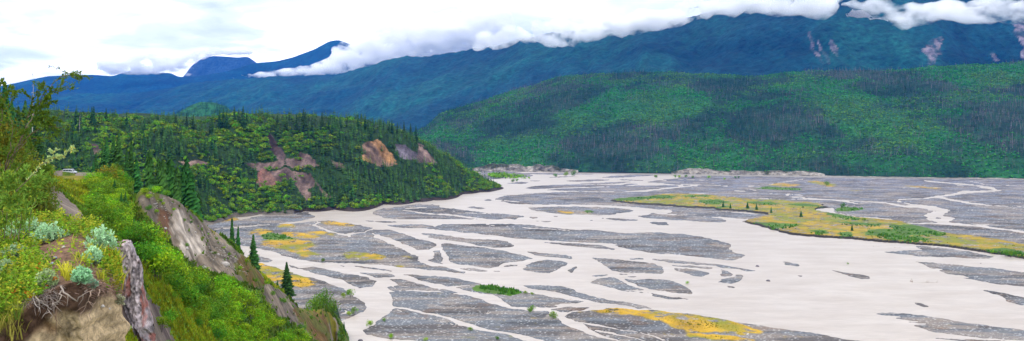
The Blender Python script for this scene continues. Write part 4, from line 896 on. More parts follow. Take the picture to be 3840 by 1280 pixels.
def place(nm, me, px, py, size, g, lab, cat, grp=None, dmin=0, squash=1.0, sink=0.03, maxpx=0):
    d, x, z = hit(px, py, dmin)
    if maxpx: size = min(size, maxpx * d / F)
    o = bpy.data.objects.new(nm, me); COL.objects.link(o); o.location = (x, d, z - sink * size); o.rotation_euler = (0, 0, g.uniform(0, 6.28)); o.scale = (size * squash, size * squash, size)
    tag(o, lab, cat, grp); return o
GN = np.random.default_rng(31)
BUSH = []
for k in range(8):
    v, f, c = merge(shrub_arrays(1, 0.72, 900, 0.042, 500 + k, (0.19, 0.37, 0.010) if k % 2 else (0.095, 0.25, 0.012), lobes=12), stems_arrays(0.9, .5, 5, k, rad=0.014)); BUSH.append(np_mesh("green_shrub", v, f, c)); BUSH[-1].materials.append(M_LEAF)
BUSHY = []
for k in range(3):
    v, f, c = merge(shrub_arrays(1, 0.8, 700, 0.045, 520 + k, (0.22, 0.26, 0.014), lobes=10), stems_arrays(0.9, .5, 5, k, rad=0.014)); BUSHY.append(np_mesh("yellow_green_shrub", v, f, c)); BUSHY[-1].materials.append(M_LEAF)
BELT = [[(505,830),(560,880),(620,945),(690,1005),(760,1030),(860,1040),(930,1090),(1000,1150),(1080,1190),(1150,1250),(1190,1300),(860,1300),(790,1225),(715,1150),(650,1085),(570,1010),(525,960),(500,900)]]
def near_shrubs():
    g = GN; pts = sample_poly(BELT, 175, g); pts.sort(key=lambda p: p[1])
    lab = "bushy bright green shrub in the thicket that fills the gully below the rocky ridge"
    for x, y in pts:
        right = x > 830
        me = BUSH[g.integers(0, 4) * 2 + (1 if right or g.random() < 0.45 else 0)]
        place("green_shrub", me, x, y + 42, g.uniform(2.6, 4.8), g, lab, "shrub", "shrubs in the gully", squash=g.uniform(.85, 1.25))
    A2 = [[(400,700),(455,700),(470,780),(480,860),(495,920),(460,920),(420,850),(390,780)], [(330,700),(420,690),(420,790),(380,830),(340,790)], [(420,655),(480,660),(480,700),(430,700)]]
    for x, y in sample_poly(A2, 62, g):
        place("green_shrub", BUSH[g.integers(0, 8)], x, y + 8, g.uniform(2.4, 4.2), g, "leafy green shrub on the slope between the road terrace and the rocky ridge", "shrub", "shrubs below the road terrace", maxpx=62, squash=g.uniform(.9, 1.3))
    A3 = [[(0,560),(110,600),(170,650),(185,700),(140,740),(0,720)], [(0,500),(60,520),(120,590),(0,600)], [(340,665),(410,665),(400,700),(340,700)]]
    for x, y in sample_poly(A3, 90, g):
        place("yellow_green_shrub" if g.random() < .4 else "green_shrub", (BUSHY[g.integers(0, 3)] if g.random() < .4 else BUSH[g.integers(0, 8)]), x, y + 8, g.uniform(2.6, 5), g, "green shrub crowding the hillside left of the parked van", "shrub", "shrubs left of the van", maxpx=58, squash=g.uniform(.9, 1.3), dmin=60)
    # small bushes on the open yellow slope
    for x, y, s in [(868,0,0)][:0] + [(560,1010,1.6),(575,1040,1.2),(655,1115,2.2),(650,1130,1.6),(590,1090,1.2),(635,1235,2.4),(605,1245,1.6),(700,1190,1.8),(520,1170,1.1),(545,1140,1.0),(745,1240,2.0),(450,1275,1.0),(470,1150,.8),(480,1100,.8)]:
        place("slope_shrub", BUSH[g.integers(0, 8)], x, y, s, g, "low green shrub on the open yellow-green slope beside the red rock outcrop", "shrub", "low shrubs on the yellow slope", dmin=48)
    for x, y, s in [(560,790,1.5),(585,800,1.2),(610,770,1.0),(700,760,1.8),(625,735,1.8),(590,722,2.2),(700,925,1.0),(715,840,.9),(690,830,1.0),(805,955,1.2),(760,900,1.0),(1000,1070,2.0),(1130,1240,3),(1060,1140,2.5),(925,985,1.6),(560,745,1.6),(545,730,1.8),(600,760,1.1),(650,800,1.0),(860,960,1.1),(900,1010,1.3),(960,1060,1.6),(840,930,.8),(780,880,.7),(1020,1110,1.8),(1170,1200,2.2)]:
        place("ridge_shrub", BUSH[g.integers(0, 8)], x, y + 4, s, g, "small green shrub clinging to the bare face of the rocky ridge", "shrub", "shrubs on the ridge face", dmin=190)
near_shrubs()
# the dense green tree at the foot of the ridge
for px, d, s in [(1215,425,9.5),(1180,415,8),(1250,432,7.5),(1230,440,8.5),(1195,440,7)]:
    z = float(bl_at(np.array([px]), np.array([float(d)]))[0]); o = bpy.data.objects.new("riverside_tree", BUSH[int(GN.integers(0, 4)) * 2]); COL.objects.link(o)
    o.location = ((px - CX) / F * d, d, max(z, 0) - .3); o.scale = (s * .75, s * .75, s * 1.15); tag(o, "dense dark green leafy tree at the foot of the ridge beside the river", "tree", "leafy trees at the ridge foot")
# mossy grass along the crest and tufts over the slopes
def tufts():
    g = np.random.default_rng(33); V = []; C = []
    n = 120000
    px = g.uniform(130, 1290, n); d = np.exp(g.uniform(math.log(48), math.log(420), n)); z = bl_at(px, d); x = (px - CX) / F * d; py = HY + (EYE - z) / d * F
    rock = bl_at(px, d, 'rock'); cm = _CM[np.clip(np.searchsorted(BL['ld'], np.log(d)), 0, _CM.shape[0] - 1), np.clip(((px - BL['px'][0]) / 4).astype(int), 0, _CM.shape[1] - 1)]
    ok = (z > 1) & (py < cm + 14) & (py < 1320) & (py > 600) & ((rock < 0.3) | (g.random(n) < 0.03)) & ~zone(px, py, SCARP, 8, 5) & ~zone(px, py, ROAD, 1, 6) & (d > 48) & ~((px > 185) & (px < 420) & (d > 290))
    px, d, z, x, py = px[ok], d[ok], z[ok], x[ok], py[ok]; n = len(px)
    yl = zone(px, py, YELLOWS, 14, 2); s = 0.0022 * d * g.uniform(.5, 1.5, n) + 0.06
    a = g.uniform(0, 6.28, n); w_ = s * .8
    base = np.stack([x, d, z - 0.05], -1)
    t = fbm(x / 5, d / 5, 4, 95)
    col = np.where(yl[:, None], np.array([0.24, 0.29, 0.012]), np.array([0.085, 0.18, 0.012])) * (1 + 0.7 * t[:, None]) * g.uniform(.7, 1.3, (n, 1)); col[:, 0] *= g.uniform(.6, 1.2, n)
    for k in range(3):
        b = a + k * 2.1; e = np.stack([np.cos(b), np.sin(b), 0 * b], -1)
        V.append(np.stack([base - e * w_[:, None] * .6, base + e * w_[:, None] * .6, base + np.stack([g.normal(0, .4, n) * s, g.normal(0, .4, n) * s, s * g.uniform(.8, 1.5, n)], -1)], 1)); C.append(np.repeat(col[:, None], 3, 1))
    V = np.concatenate(V).reshape(-1, 3); C = np.concatenate(C).reshape(-1, 3)
    o = link("slope_grass", np_mesh("slope_grass", V, np.arange(len(V)).reshape(-1, 3), C), M_LEAF); tag(o, kind="stuff"); print("tufts", n)
tufts()

# conifers with their own trunk and crown
CON = []
for k in range(6):
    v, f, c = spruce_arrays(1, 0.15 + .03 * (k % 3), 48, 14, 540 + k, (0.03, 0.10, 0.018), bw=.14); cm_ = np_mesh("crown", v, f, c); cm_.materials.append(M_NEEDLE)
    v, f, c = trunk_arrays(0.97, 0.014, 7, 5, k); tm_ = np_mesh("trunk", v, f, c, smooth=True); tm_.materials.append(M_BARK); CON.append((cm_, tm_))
def conifer(loc, h, k, lab, grp=None, wide=1.0, rot=0.0):
    t = bpy.data.objects.new("spruce_tree", None); COL.objects.link(t); t.empty_display_size = 0.5; t.location = loc; t.scale = (h * wide, h * wide, h); t.rotation_euler = (0, 0, rot); tag(t, lab, "tree", grp)
    for m_, nm in zip(CON[k % 6], ("crown", "trunk")): o = bpy.data.objects.new(nm, m_); COL.objects.link(o); o.parent = t
    return t
def conifer_px(px, py_top, py_base, k, lab, grp=None, d=None, wide=1.0, dmin=0):
    if d is None: d, x, z = hit(px, py_base, dmin)
    else: x = (px - CX) / F * d; z = EYE - (py_base - HY) / F * d; zt = float(bl_at(np.array([px]), np.array([float(d)]))[0]); z = max(min(z, zt), zt - 3) if zt > 0 else max(z, 0)
    h = (py_base - py_top) / F * d; z_top = EYE - (py_top - HY) / F * d; h = z_top - z
    return conifer((x, d, z - .2), h, k, lab, grp, wide, rot=k * 1.7)
conifer_px(950, 878, 1008, 0, "dark spruce on the ridge crest, nearer the cliff of the two standing over the meadow", d=308, wide=1.45)
conifer_px(1075, 982, 1112, 1, "dark pointed spruce farthest down the ridge crest, above the pale channel", d=338, wide=1.6)
conifer_px(1040, 1048, 1092, 2, "short young spruce just left of the lowest spruce on the ridge crest", d=330, wide=1.3)
conifer_px(870, 818, 925, 3, "slim spruce behind the ridge crest where the pebble flats begin", d=300, wide=.9)
conifer_px(893, 850, 940, 4, "thin ragged spruce behind the crest just left of the ridge-top spruce", d=305, wide=.8)
conifer_px(1290, 1205, 1278, 5, "small open spruce at the lowest tip of the ridge beside the water", d=430, wide=1.0)
g = np.random.default_rng(37)
for k, (px, t, b, d) in enumerate([(400,505,640,420),(425,520,640,400),(445,500,650,390),(475,540,690,330),(492,530,690,350),(512,590,690,330),(560,575,705,300),(610,600,720,300),(640,610,735,320),(665,640,745,300),(690,630,760,310),(715,650,780,300),(745,720,800,320),(385,540,640,430),(360,560,640,440),(350,600,645,410),(595,600,715,360),(700,600,760,400),(625,610,730,400)]):
    conifer_px(px, t + g.uniform(-10, 15), b, k, "dark spruce in the row growing between the road terrace and the rocky ridge", "spruces above the ridge", d=d, wide=g.uniform(.75, 1.15))
for k, (px, t, b) in enumerate([(430,655,740),(455,700,790),(415,690,760),(480,735,830),(490,770,860),(475,800,880),(440,740,820),(385,720,790),(470,700,800)]):
    conifer_px(px, t + 20, b, k + 2, "young yellow-green spruce among the shrubs of the slope left of the rocky ridge", "young spruces on the slope", wide=1.5)
for k, (px, t, b, d) in enumerate([(18,305,520,430),(45,380,520,450),(-15,350,520,420),(95,378,540,500),(70,400,540,480),(118,400,560,520),(140,430,560,520)]):
    conifer_px(px, t, b, k + 1, ["tall dark spruce standing highest at the far left behind the willow", "pointed spruce next to the tallest one at the far left", "spruce at the very edge left of the tallest one", "slim spruce on the hill behind the upper willow twigs", "spruce between the edge group and the slim hill spruce", "smaller spruce right of the slim hill spruce", "lowest spruce of the hill group behind the willow"][k], d=d, wide=1.15)
# skyline spruces of the far bluff, traced
def skyline():
    S = [(283,415),(300,418),(345,400),(352,398),(372,432),(398,405),(418,440),(475,420),(592,425),(700,425),(725,430),(795,438),(823,412),(838,405),(850,415),(880,400),(895,410),(912,398),(925,420),(1040,430),(1075,432),(1112,425),(1138,408),(1145,418),(1208,420),(1233,442),(1262,445),(1276,440),(1300,452),(1343,425),(1369,438),(1380,450),(1400,455),(1425,445),(1440,452),(1460,455),(1470,448),(1490,458),(1515,455),(1540,462),(1560,470),(660,430),(1010,440),(1170,440)]
    g = np.random.default_rng(39)
    for k, (px, t) in enumerate(S):
        d = lerp_pts(px, [(-400,1275),(400,1320),(600,1350),(880,1440),(1253,1590),(1439,1690),(1610,1800)]) + g.uniform(-10, 25); z = float(bl_at(np.array([px]), np.array([d]))[0]); zt = EYE - (t - HY) / F * d
        h = max(10, zt - z); o = bpy.data.objects.new("spruce_tree", SKY_M[k % 6]); COL.objects.link(o); o.location = ((px - CX) / F * d, d, z - .5); wd = h * g.uniform(.9, 1.2); o.scale = (wd, wd, h + .5)
        tag(o, "tall spruce standing clear of the others along the skyline of the far bluff", "tree", "skyline spruces of the far bluff")
SKY_M = []
for k in range(6):
    v, f, c = merge(spruce_arrays(1, .20, 20, 8, 590 + k, (0.020, 0.058, 0.013), bw=.5), trunk_arrays(.95, .014, 4, 2, k))
    m_ = np_mesh("spruce_tree", v, f, c); m_.materials.append(M_NEEDLE); SKY_M.append(m_)
skyline()
# grey dead trunks
v, f, c = merge(trunk_arrays(1, 0.012, 5, 4, 3, lean=.04, c=(0.38, 0.35, 0.33)), spruce_arrays(0.97, 0.05, 12, 2, 77, (0.25, 0.22, 0.2), sparse=.5, dead=True)); SNM = np_mesh("dead_tree", v, f, c); SNM.materials.append(M_BARK)
for px, t, b, d, lab in [(298,412,490,1290,"bare grey dead trunk on the skyline above the van"),(1035,1025,1080,328,"thin bare dead stem beside the lowest ridge spruce"),(880,835,945,305,"bare reddish stem behind the ridge crest at the pebble flats"),(122,270,420,470,"tall bare dead trunk rising above the hill at the far left")]:
    x = (px - CX) / F * d; z = EYE - (b - HY) / F * d; o = bpy.data.objects.new("dead_tree", SNM); COL.objects.link(o); o.location = (x, d, z); h = (b - t) / F * d; o.scale = (h, h, h); tag(o, lab, "dead tree")

# boulders on the bluff
def rock_mesh(nm, seed, c=(0.42, 0.38, 0.34), sub=3, rough_=0.28):
    v, f = ico(sub); v = v * (1 + rough_ * (fbm(v[:, 0] * 1.3 + seed, v[:, 1] * 1.3 + v[:, 2] * 1.7, 4, seed))[:, None]) * np.array([1, .8, .7]); v[:, 2] = np.where(v[:, 2] < -.35, -.35 + (v[:, 2] + .35) * .2, v[:, 2])
    cc = np.array(c) * (1 + .3 * fbm(v[:, 0] * 4, v[:, 1] * 4 + v[:, 2] * 3, 4, seed + 1))[:, None]; return np_mesh(nm, v, f, cc, smooth=True)
M_ROCK = mat_attr("weathered_rock", rough=0.9, spec=0.2, nscale=3, namp=0.35, bump=0.6, bscale=5, bdist=.05)
for k, (px, py, s, lab) in enumerate([(843,998,.85,"large pale boulder at the foot of the rocky ridge face, above the green thicket"),(620,868,.35,"small round pale stone on the brown upper part of the ridge face"),(765,1008,.45,"pale stone at the lower edge of the pale cliff"),(795,950,.3,"small grey stone halfway down the bare ridge face"),(818,961,.35,"grey stone just above the large boulder"),(700,935,.4,"white stone below the pale cliff patch"),(730,880,.3,"light stone right of the pale cliff patch")]):
    m_ = rock_mesh("boulder", 60 + k); m_.materials.append(M_ROCK); place("boulder", m_, px, py, s * 1.6, GN, lab, "boulder", dmin=190, sink=-.1)
g = np.random.default_rng(41); STN = [rock_mesh("stone", 80 + k, c=(0.36, 0.33, 0.29), sub=1) for k in range(4)]
for m_ in STN: m_.materials.append(M_ROCK)
for x, y in sample_poly([[(745,850),(830,890),(900,970),(930,1040),(820,1000),(770,970)], [(560,720),(660,760),(640,850),(580,790)], [(745,830),(900,960),(880,1020),(760,900)]], 200, g):
    place("stone", STN[g.integers(0, 4)], x, y, g.uniform(.12, .3), g, "small pale stone embedded in the bare face of the rocky ridge", "stone", "stones in the ridge face", dmin=190, sink=-.2)

# ------------------------------------------------------------------ red and grey outcrop
def outcrop():
    xs = np.arange(400, 584, 2.0); TP = [(400,950),(425,925),(445,908),(462,900),(478,890),(492,906),(508,930),(526,968),(539,1010),(545,1075),(556,1125),(568,1165),(584,1212)]
    ty = lerp_pts(xs, TP) + 11 * fbm(xs / 7, xs * 0, 3, 600); n = 130; t = np.linspace(0, 1, n)[:, None]; by = 1400 + 0 * xs
    PY_ = ty + (by - ty) * t; PX_ = xs + 0 * t
    d = 70 - 3.0 * np.sin(np.clip((xs - 425) / 160, 0, 1) * 2.5) ** .8 - 3.4 * np.minimum(PY_ - 890, 340) / 330; d = d + 7 * np.clip(.035 - t, 0, 1) / .035 * .25
    X = (PX_ - CX) / F * d; Z = EYE - (PY_ - HY) / F * d
    wz = Z + .3 * X; q = X + .18 * Z
    Yd = d - .35 * ridged(q / .75, wz / 3.2, 4, 601) - .28 * ridged(q / .33, wz / .9, 4, 602) - .16 * fbm(X / .13, Z / .16, 4, 603)
    c = np.array([0.27, 0.23, 0.235]) * (1 + 1.3 * fbm(q / .14, wz / .24, 4, 609)[..., None] + .3 * fbm(q / .7, wz / 1.6, 3, 608)[..., None])
    r = np.clip(fbm(q / .45 + 3, wz / 1.3, 5, 607) * 4 - .5 + np.clip((PX_ - 500) / 70, -.6, .8), 0, 1)[..., None] * .75; c = c * (1 - r) + np.array([0.29, 0.095, 0.07]) * (1 + .6 * fbm(X / .15, Z / .2, 3, 611)[..., None]) * r
    k = 8; a = np.linspace(1, 0, k)[:, None]      # roll the top and the right side back into the slope
    X = np.concatenate([X[:1] * (1 + a * 4 / 70), X]); Z = np.concatenate([Z[:1] - .8 * a - 2.2 * a ** 2, Z]); Yd = np.concatenate([Yd[:1] + 4 * a, Yd]); c = np.concatenate([np.repeat(c[:1], k, 0), c])
    b = np.linspace(0, 1, k)[None]; X = np.concatenate([X, X[:, -1:] * (1 + b * 5 / 68) - .35 * b], 1); Z = np.concatenate([Z, Z[:, -1:] - 1.0 * b], 1); Yd = np.concatenate([Yd, Yd[:, -1:] + 5 * b], 1); c = np.concatenate([c, np.repeat(c[:, -1:], k, 1)], 1)
    me = np_mesh("rock_outcrop", np.stack([X, Yd, Z], -1).reshape(-1, 3), grid_faces(*X.shape), c.reshape(-1, 3), smooth=True)
    o = link("rock_outcrop", me, M_ROCK); tag(o, "jagged grey outcrop streaked with rusty red beside the near mound", "rock")
outcrop()
# ------------------------------------------------------------------ the near mound at the viewer's feet
MTOP = [(-260,700),(-60,740),(0,770),(80,808),(150,822),(230,815),(300,832),(350,850),(400,890),(430,935),(445,1010),(455,1090),(462,1150)]
MLIP = [(-260,1300),(0,1240),(50,1205),(110,1140),(170,1100),(223,1072),(300,1065),(372,1068),(420,1095),(445,1125),(462,1185)]
def build_mound():
    xs = np.arange(-260, 463, 3.0); n1, n2, n3 = 90, 110, 26
    ty = lerp_pts(xs, MTOP); ly = lerp_pts(xs, MLIP); ly = np.maximum(ly, ty + 8)
    dl = np.interp(xs, [-260, 300, 480], [9.0, 10.2, 11.6]); dt = np.interp(xs, [-260, 0, 200, 350, 440, 480], [19, 18, 16.5, 14.5, 12.9, 12.0])
    zl = EYE - (ly - HY) / F * dl; zt = EYE - (ty - HY) / F * dt
    a = np.linspace(0, 1, n1)[:, None]           # cliff from below up to the lip
    Zc = (zl - 3.2) * (1 - a) + zl * a; Yc = dl - 0.25 * (1 - a) + 0.32 * np.sin(a * math.pi) ** 2 * np.where(a > .6, 1.3, .4)
    b = np.linspace(0, 1, n2)[1:, None]
    Yt = dl * (1 - b) + dt * b; Zt = zl * (1 - b) + zt * b + 0.10 * np.sin(b * math.pi)
    c = np.linspace(0, 1, n3)[1:, None]; Yb = dt + 2.5 * c + 0 * xs; Zb = zt - 4.5 * c ** 1.2
    Y = np.concatenate([Yc, Yt, Yb]); Z = np.concatenate([Zc, Zt, Zb]); X = (xs - CX) / F * Y ; PX_ = xs + 0 * Y
    X = X + np.where(np.arange(len(Y))[:, None] < n1, .10 * np.clip((PX_ - 380) / 80, 0, 1) * np.clip((zl - Z) / .5, 0, 1), 0)
    cl = np.zeros(Y.shape); cl[:n1] = 1; cl = box_blur(cl, 2, 0)
    Y = Y + cl * (0.20 * ridged(X / .55, Z / .9, 4, 701) + .09 * fbm(X / .13, Z / .13, 4, 703) + 0.10 * fbm(X / .4, Z * 3, 3, 704)); X = X + cl * .04 * fbm(Z / .1, X / .2, 3, 705)
    Z = Z + (1 - cl) * (.07 * fbm(X / .6, Y / .8, 4, 706) + .03 * fbm(X / .12, Y / .15, 3, 707)) + cl * .03 * fbm(X / .2, Z / .2, 3, 708)
    n = fbm(X / .5, Y / .6 + Z, 4, 711)[..., None]; n2_ = fbm(X / .12, Z / .10 + Y / .2, 4, 712)[..., None]
    soil = np.array([0.17, 0.10, 0.065]) * (1 + .5 * n2_) ; leaf = np.array([0.10, 0.14, 0.015]) * (1 + .5 * n2_)
    k = np.clip(n[..., 0] * 3 + .4 - np.clip((PX_ - 110) / 60, 0, 1) * 1.3, 0, 1)[..., None]; ctop = soil * (1 - k) + leaf * k
    cc = np.array([0.54, 0.40, 0.23]) * (1 + .35 * n2_ + .3 * n); crk = np.clip((ridged(X / .33 + .2 * fbm(Z / .2, X / .3, 3, 719), Z / .7, 3, 718) - .62) * 6, 0, 1)[..., None] + np.clip((fbm(X / .09, Z / .07, 3, 720) - .3) * 3, 0, .7)[..., None]; cc = cc * (1 - .6 * np.clip(crk, 0, 1)); rust = np.clip(fbm(X / .25, Z / .35, 4, 715) * 4 - .9, 0, 1)[..., None]; cc = cc * (1 - rust * .7) + np.array([0.25, 0.12, 0.05]) * rust * .7
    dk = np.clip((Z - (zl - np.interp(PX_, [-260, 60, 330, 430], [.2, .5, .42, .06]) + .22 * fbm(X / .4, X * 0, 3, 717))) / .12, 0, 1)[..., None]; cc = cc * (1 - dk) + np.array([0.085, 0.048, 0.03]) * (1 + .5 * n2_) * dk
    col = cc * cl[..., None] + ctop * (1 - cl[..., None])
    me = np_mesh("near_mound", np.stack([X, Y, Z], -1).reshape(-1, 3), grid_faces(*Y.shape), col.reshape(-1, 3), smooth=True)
    o = link("near_mound", me, mat_attr("mound_soil", nscale=14, namp=.5, bump=.9, bscale=22, bdist=.03)); tag(o, kind="structure")
    return dict(xs=xs, n1=n1, n2=n2, Y=Y, Z=Z, X=X)
MD = build_mound()
def m_at(px, py):
    """point of the mound seen in the picture at px,py"""
    j = int(np.clip(round((px - MD['xs'][0]) / 3), 0, len(MD['xs']) - 1)); Yc, Zc = MD['Y'][:MD['n1'] + MD['n2'] - 1, j], MD['Z'][:MD['n1'] + MD['n2'] - 1, j]
    v = HY + (EYE - Zc) / Yc * F; i = int(np.argmax(v <= py)) if (v <= py).any() else len(v) - 1; return float((px - CX) / F * Yc[i]), float(Yc[i]), float(Zc[i])

def tube(V, Fc, C, pts, r0, r1, sides=4, c=(.3, .25, .2)):
    pts = np.asarray(pts, float); n = len(pts); k0 = len(V)
    for i in range(n):
        t = pts[min(i + 1, n - 1)] - pts[max(i - 1, 0)]; t /= np.linalg.norm(t) + 1e-9; u = np.cross(t, (0.3, .2, .93)); u /= np.linalg.norm(u) + 1e-9; w_ = np.cross(t, u); r = r0 + (r1 - r0) * i / (n - 1)
        for s in range(sides): a = 6.283 * s / sides; V.append(pts[i] + (u * math.cos(a) + w_ * math.sin(a)) * r); C.append(c)
    for i in range(n - 1):
        for s in range(sides): Fc.append((k0 + i * sides + s, k0 + i * sides + (s + 1) % sides, k0 + (i + 1) * sides + (s + 1) % sides, k0 + (i + 1) * sides + s))
def leaf(V, Fc, C, p, dirv, ln, wd, c, g):
    dirv = dirv / (np.linalg.norm(dirv) + 1e-9); s = np.cross(dirv, g.normal(size=3)); s /= np.linalg.norm(s) + 1e-9; k = len(V); m = p + dirv * ln * .45
    up = np.cross(s, dirv) * ln * .12
    V += [p, m + s * wd + up, p + dirv * ln, m - s * wd + up]; Fc.append((k, k + 1, k + 2, k + 3)); b = g.uniform(.75, 1.3); cc = tuple(np.array(c) * b); C += [cc] * 4

# silvery sage
def sage(px, py, wpx, hpx, seed, lab, cg=(0.40, 0.62, 0.36), lean=0.0, nst=80):
    g = np.random.default_rng(seed); x, y, z = m_at(px, py); s = y / F; W = wpx * s / 2; H = hpx * s; V, Fc, C = [], [], []; Vs, Fs, Cs = [], [], []
    for k in range(nst):
        a = g.uniform(0, 6.283); rr = math.sqrt(g.random()); top = np.array([math.cos(a) * W * rr + lean * W, math.sin(a) * W * .7 * rr, H * (1 - .55 * rr * rr) * g.uniform(.7, 1.08)])
        p0 = np.array([math.cos(a) * W * .25 * rr, math.sin(a) * W * .2 * rr, 0]); mid = (p0 + top) / 2 + np.array([0, 0, -.12 * H]) + (top - p0) * np.array([.15, .15, 0])
        P_ = [p0 * (1 - t) ** 2 + 2 * mid * t * (1 - t) + top * t * t for t in np.linspace(0, 1, 6)]; tube(Vs, Fs, Cs, P_, .0035, .0015, 3, (.28, .26, .2))
        for q in range(26):
            t = g.uniform(.3, 1.02); p = p0 * (1 - t) ** 2 + 2 * mid * t * (1 - t) + top * t * t; dv = (top - mid) / (np.linalg.norm(top - mid) + 1e-6) * .8 + g.normal(size=3) * .8
            dk = .75 + .35 * t; leaf(V, Fc, C, p, dv, g.uniform(.03, .055), g.uniform(.008, .014), tuple(np.array(cg) * dk), g)  # shading inside the plant put into the leaf colour, darker low on stems
    t = bpy.data.objects.new("sage_plant", None); COL.objects.link(t); t.location = (x, y, z - .01); t.empty_display_size = .1; tag(t, lab, "sage plant")
    link("foliage", np_mesh("foliage", V, np.array(Fc), np.array(C)), M_SAGE, t); link("stem", np_mesh("stem", Vs, np.array(Fs), np.array(Cs)), M_BARK, t)
M_SAGE = mat_attr("silver_leaves", rough=.8, spec=.15, nscale=20, namp=.15, translucent=.25)
sage(105, 900, 180, 82, 1, "broad silvery sage mat at the upper left of the near mound"); sage(185, 908, 150, 72, 2, "silvery sage beside the broad mat, toward the bare soil")
sage(380, 950, 130, 95, 3, "tall silvery sage on the right shoulder of the near mound", nst=70); sage(345, 990, 70, 60, 4, "low grey-green sage just below the tall shoulder sage")
sage(305, 1062, 70, 60, 5, "single bluish sage overhanging the crumbling lip of the mound", cg=(.34, .60, .34)); sage(175, 1085, 80, 70, 6, "pale yellowish sage at the left end of the lip above the roots", cg=(.36, .46, .22))
sage(60, 975, 110, 60, 7, "sage half hidden among yellow leaves at the left edge", cg=(.32, .45, .26)); sage(335, 1085, 50, 22, 8, "small flattened bluish sage hanging just over the lip", cg=(.25, .42, .28)); sage(440, 1145, 60, 40, 9, "dry cream sage sprig on the edge beside the red outcrop", cg=(.42, .42, .27), nst=22)
sage(20, 1050, 90, 70, 10, "pale sage in the lower left corner among tall grass", cg=(.33, .45, .24))

# leafy herbs and grass covering the mound
def herbs():
    g = np.random.default_rng(51); V, Fc, C = [], [], []
    for k in range(2600):
        px = g.uniform(-180, 452); u = g.random(); ty, ly = lerp_pts(px, MTOP), lerp_pts(px, MLIP); py = ty + 2 + (ly - ty) * u
        dens = 1.0 if (px < 125 or (px < 175 and py > 985) or py < 880) else (.35 if px < 150 else 0) if px < 190 else (.6 if (py < 900 and px > 230) else .05)
        if px > 385: dens = 1.6 if py < 1050 else .35
        if g.random() > dens: continue
        x, y, z = m_at(px, py); h = g.uniform(.08, .24) * (1.25 if px < 120 else .9); r = g.random()
        base = (.20, .36, .02) if r < .45 else ((.38, .40, .03) if r < .8 else ((.12, .24, .02) if r < .985 else (.5, .16, .02)))
        top = np.array([x + g.normal(0, .05), y + g.normal(0, .05), z + h]); p0 = np.array([x, y, z - .01])
        for q in range(11):
            t = g.uniform(.15, 1.05); dv = np.array([g.normal(), g.normal(), g.uniform(-.1, .8)]); leaf(V, Fc, C, p0 + (top - p0) * t, dv, g.uniform(.03, .06), g.uniform(.008, .016), base, g)
    o = link("leafy_herbs", np_mesh("leafy_herbs", V, np.array(Fc), np.array(C)), M_SAGE); tag(o, kind="stuff")
    V, Fc, C = [], [], []
    def tuft(px, py, n, h, sp, c):
        x, y, z = m_at(px, py)
        for k in range(n):
            a = g.uniform(0, 6.283); b0 = np.array([x + g.normal(0, sp * .4), y + g.normal(0, sp * .4), z - .02]); L_ = h * g.uniform(.5, 1.15); o_ = g.uniform(.2, .9) * L_; e = b0 + np.array([math.cos(a) * o_ * .6, math.sin(a) * o_ * .6, L_ * .85]); m = b0 * .5 + e * .5 + np.array([0, 0, L_ * .16]); w_ = .0035 * g.uniform(.7, 1.4); s = np.array([math.sin(a), -math.cos(a), 0]) * w_ ; s = s + np.array([w_, 0, 0])
            i = len(V); V.extend([b0 - s, b0 + s, m + s * .8, m - s * .8, e + s * .1, e - s * .1]); Fc.extend([(i, i + 1, i + 2, i + 3), (i + 3, i + 2, i + 4, i + 5)]); cc = np.array(c) * g.uniform(.7, 1.35); C.extend([tuple(cc * .7)] * 2 + [tuple(cc)] * 2 + [tuple(cc * 1.15)] * 2)
    for k in range(90):
        px = g.uniform(-120, 75); tuft(px, g.uniform(1040, 1225), 9, .26, .09, (.20, .22, .03) if g.random() < .6 else (.11, .20, .02))
    for k in range(110):
        px = g.uniform(-120, 440); ty, ly = lerp_pts(px, MTOP), lerp_pts(px, MLIP)
        py = g.uniform(ty + 4, ly)
        if 140 < px < 340 and py > 885 and g.random() < .93: continue
        tuft(px, py, 12, .22, .06, (.36, .36, .03) if g.random() < .5 else (.2, .34, .02))
    for px, py in [(400,985),(412,1000),(425,990),(405,975),(420,1010),(438,975),(443,1000),(446,1030),(436,1050),(430,1075),(442,1085),(448,1060),(250,1040),(262,1050),(240,1035)]: tuft(px, py, 34, .22, .07, (.48, .45, .03))
    for px, py in [(20,1262),(45,1275),(5,1240),(60,1250),(35,1240)]: tuft(px, py, 26, .25, .1, (.30, .27, .05))
    o = link("mound_grass", np_mesh("mound_grass", V, np.array(Fc), np.array(C)), M_SAGE); tag(o, kind="stuff")
herbs()

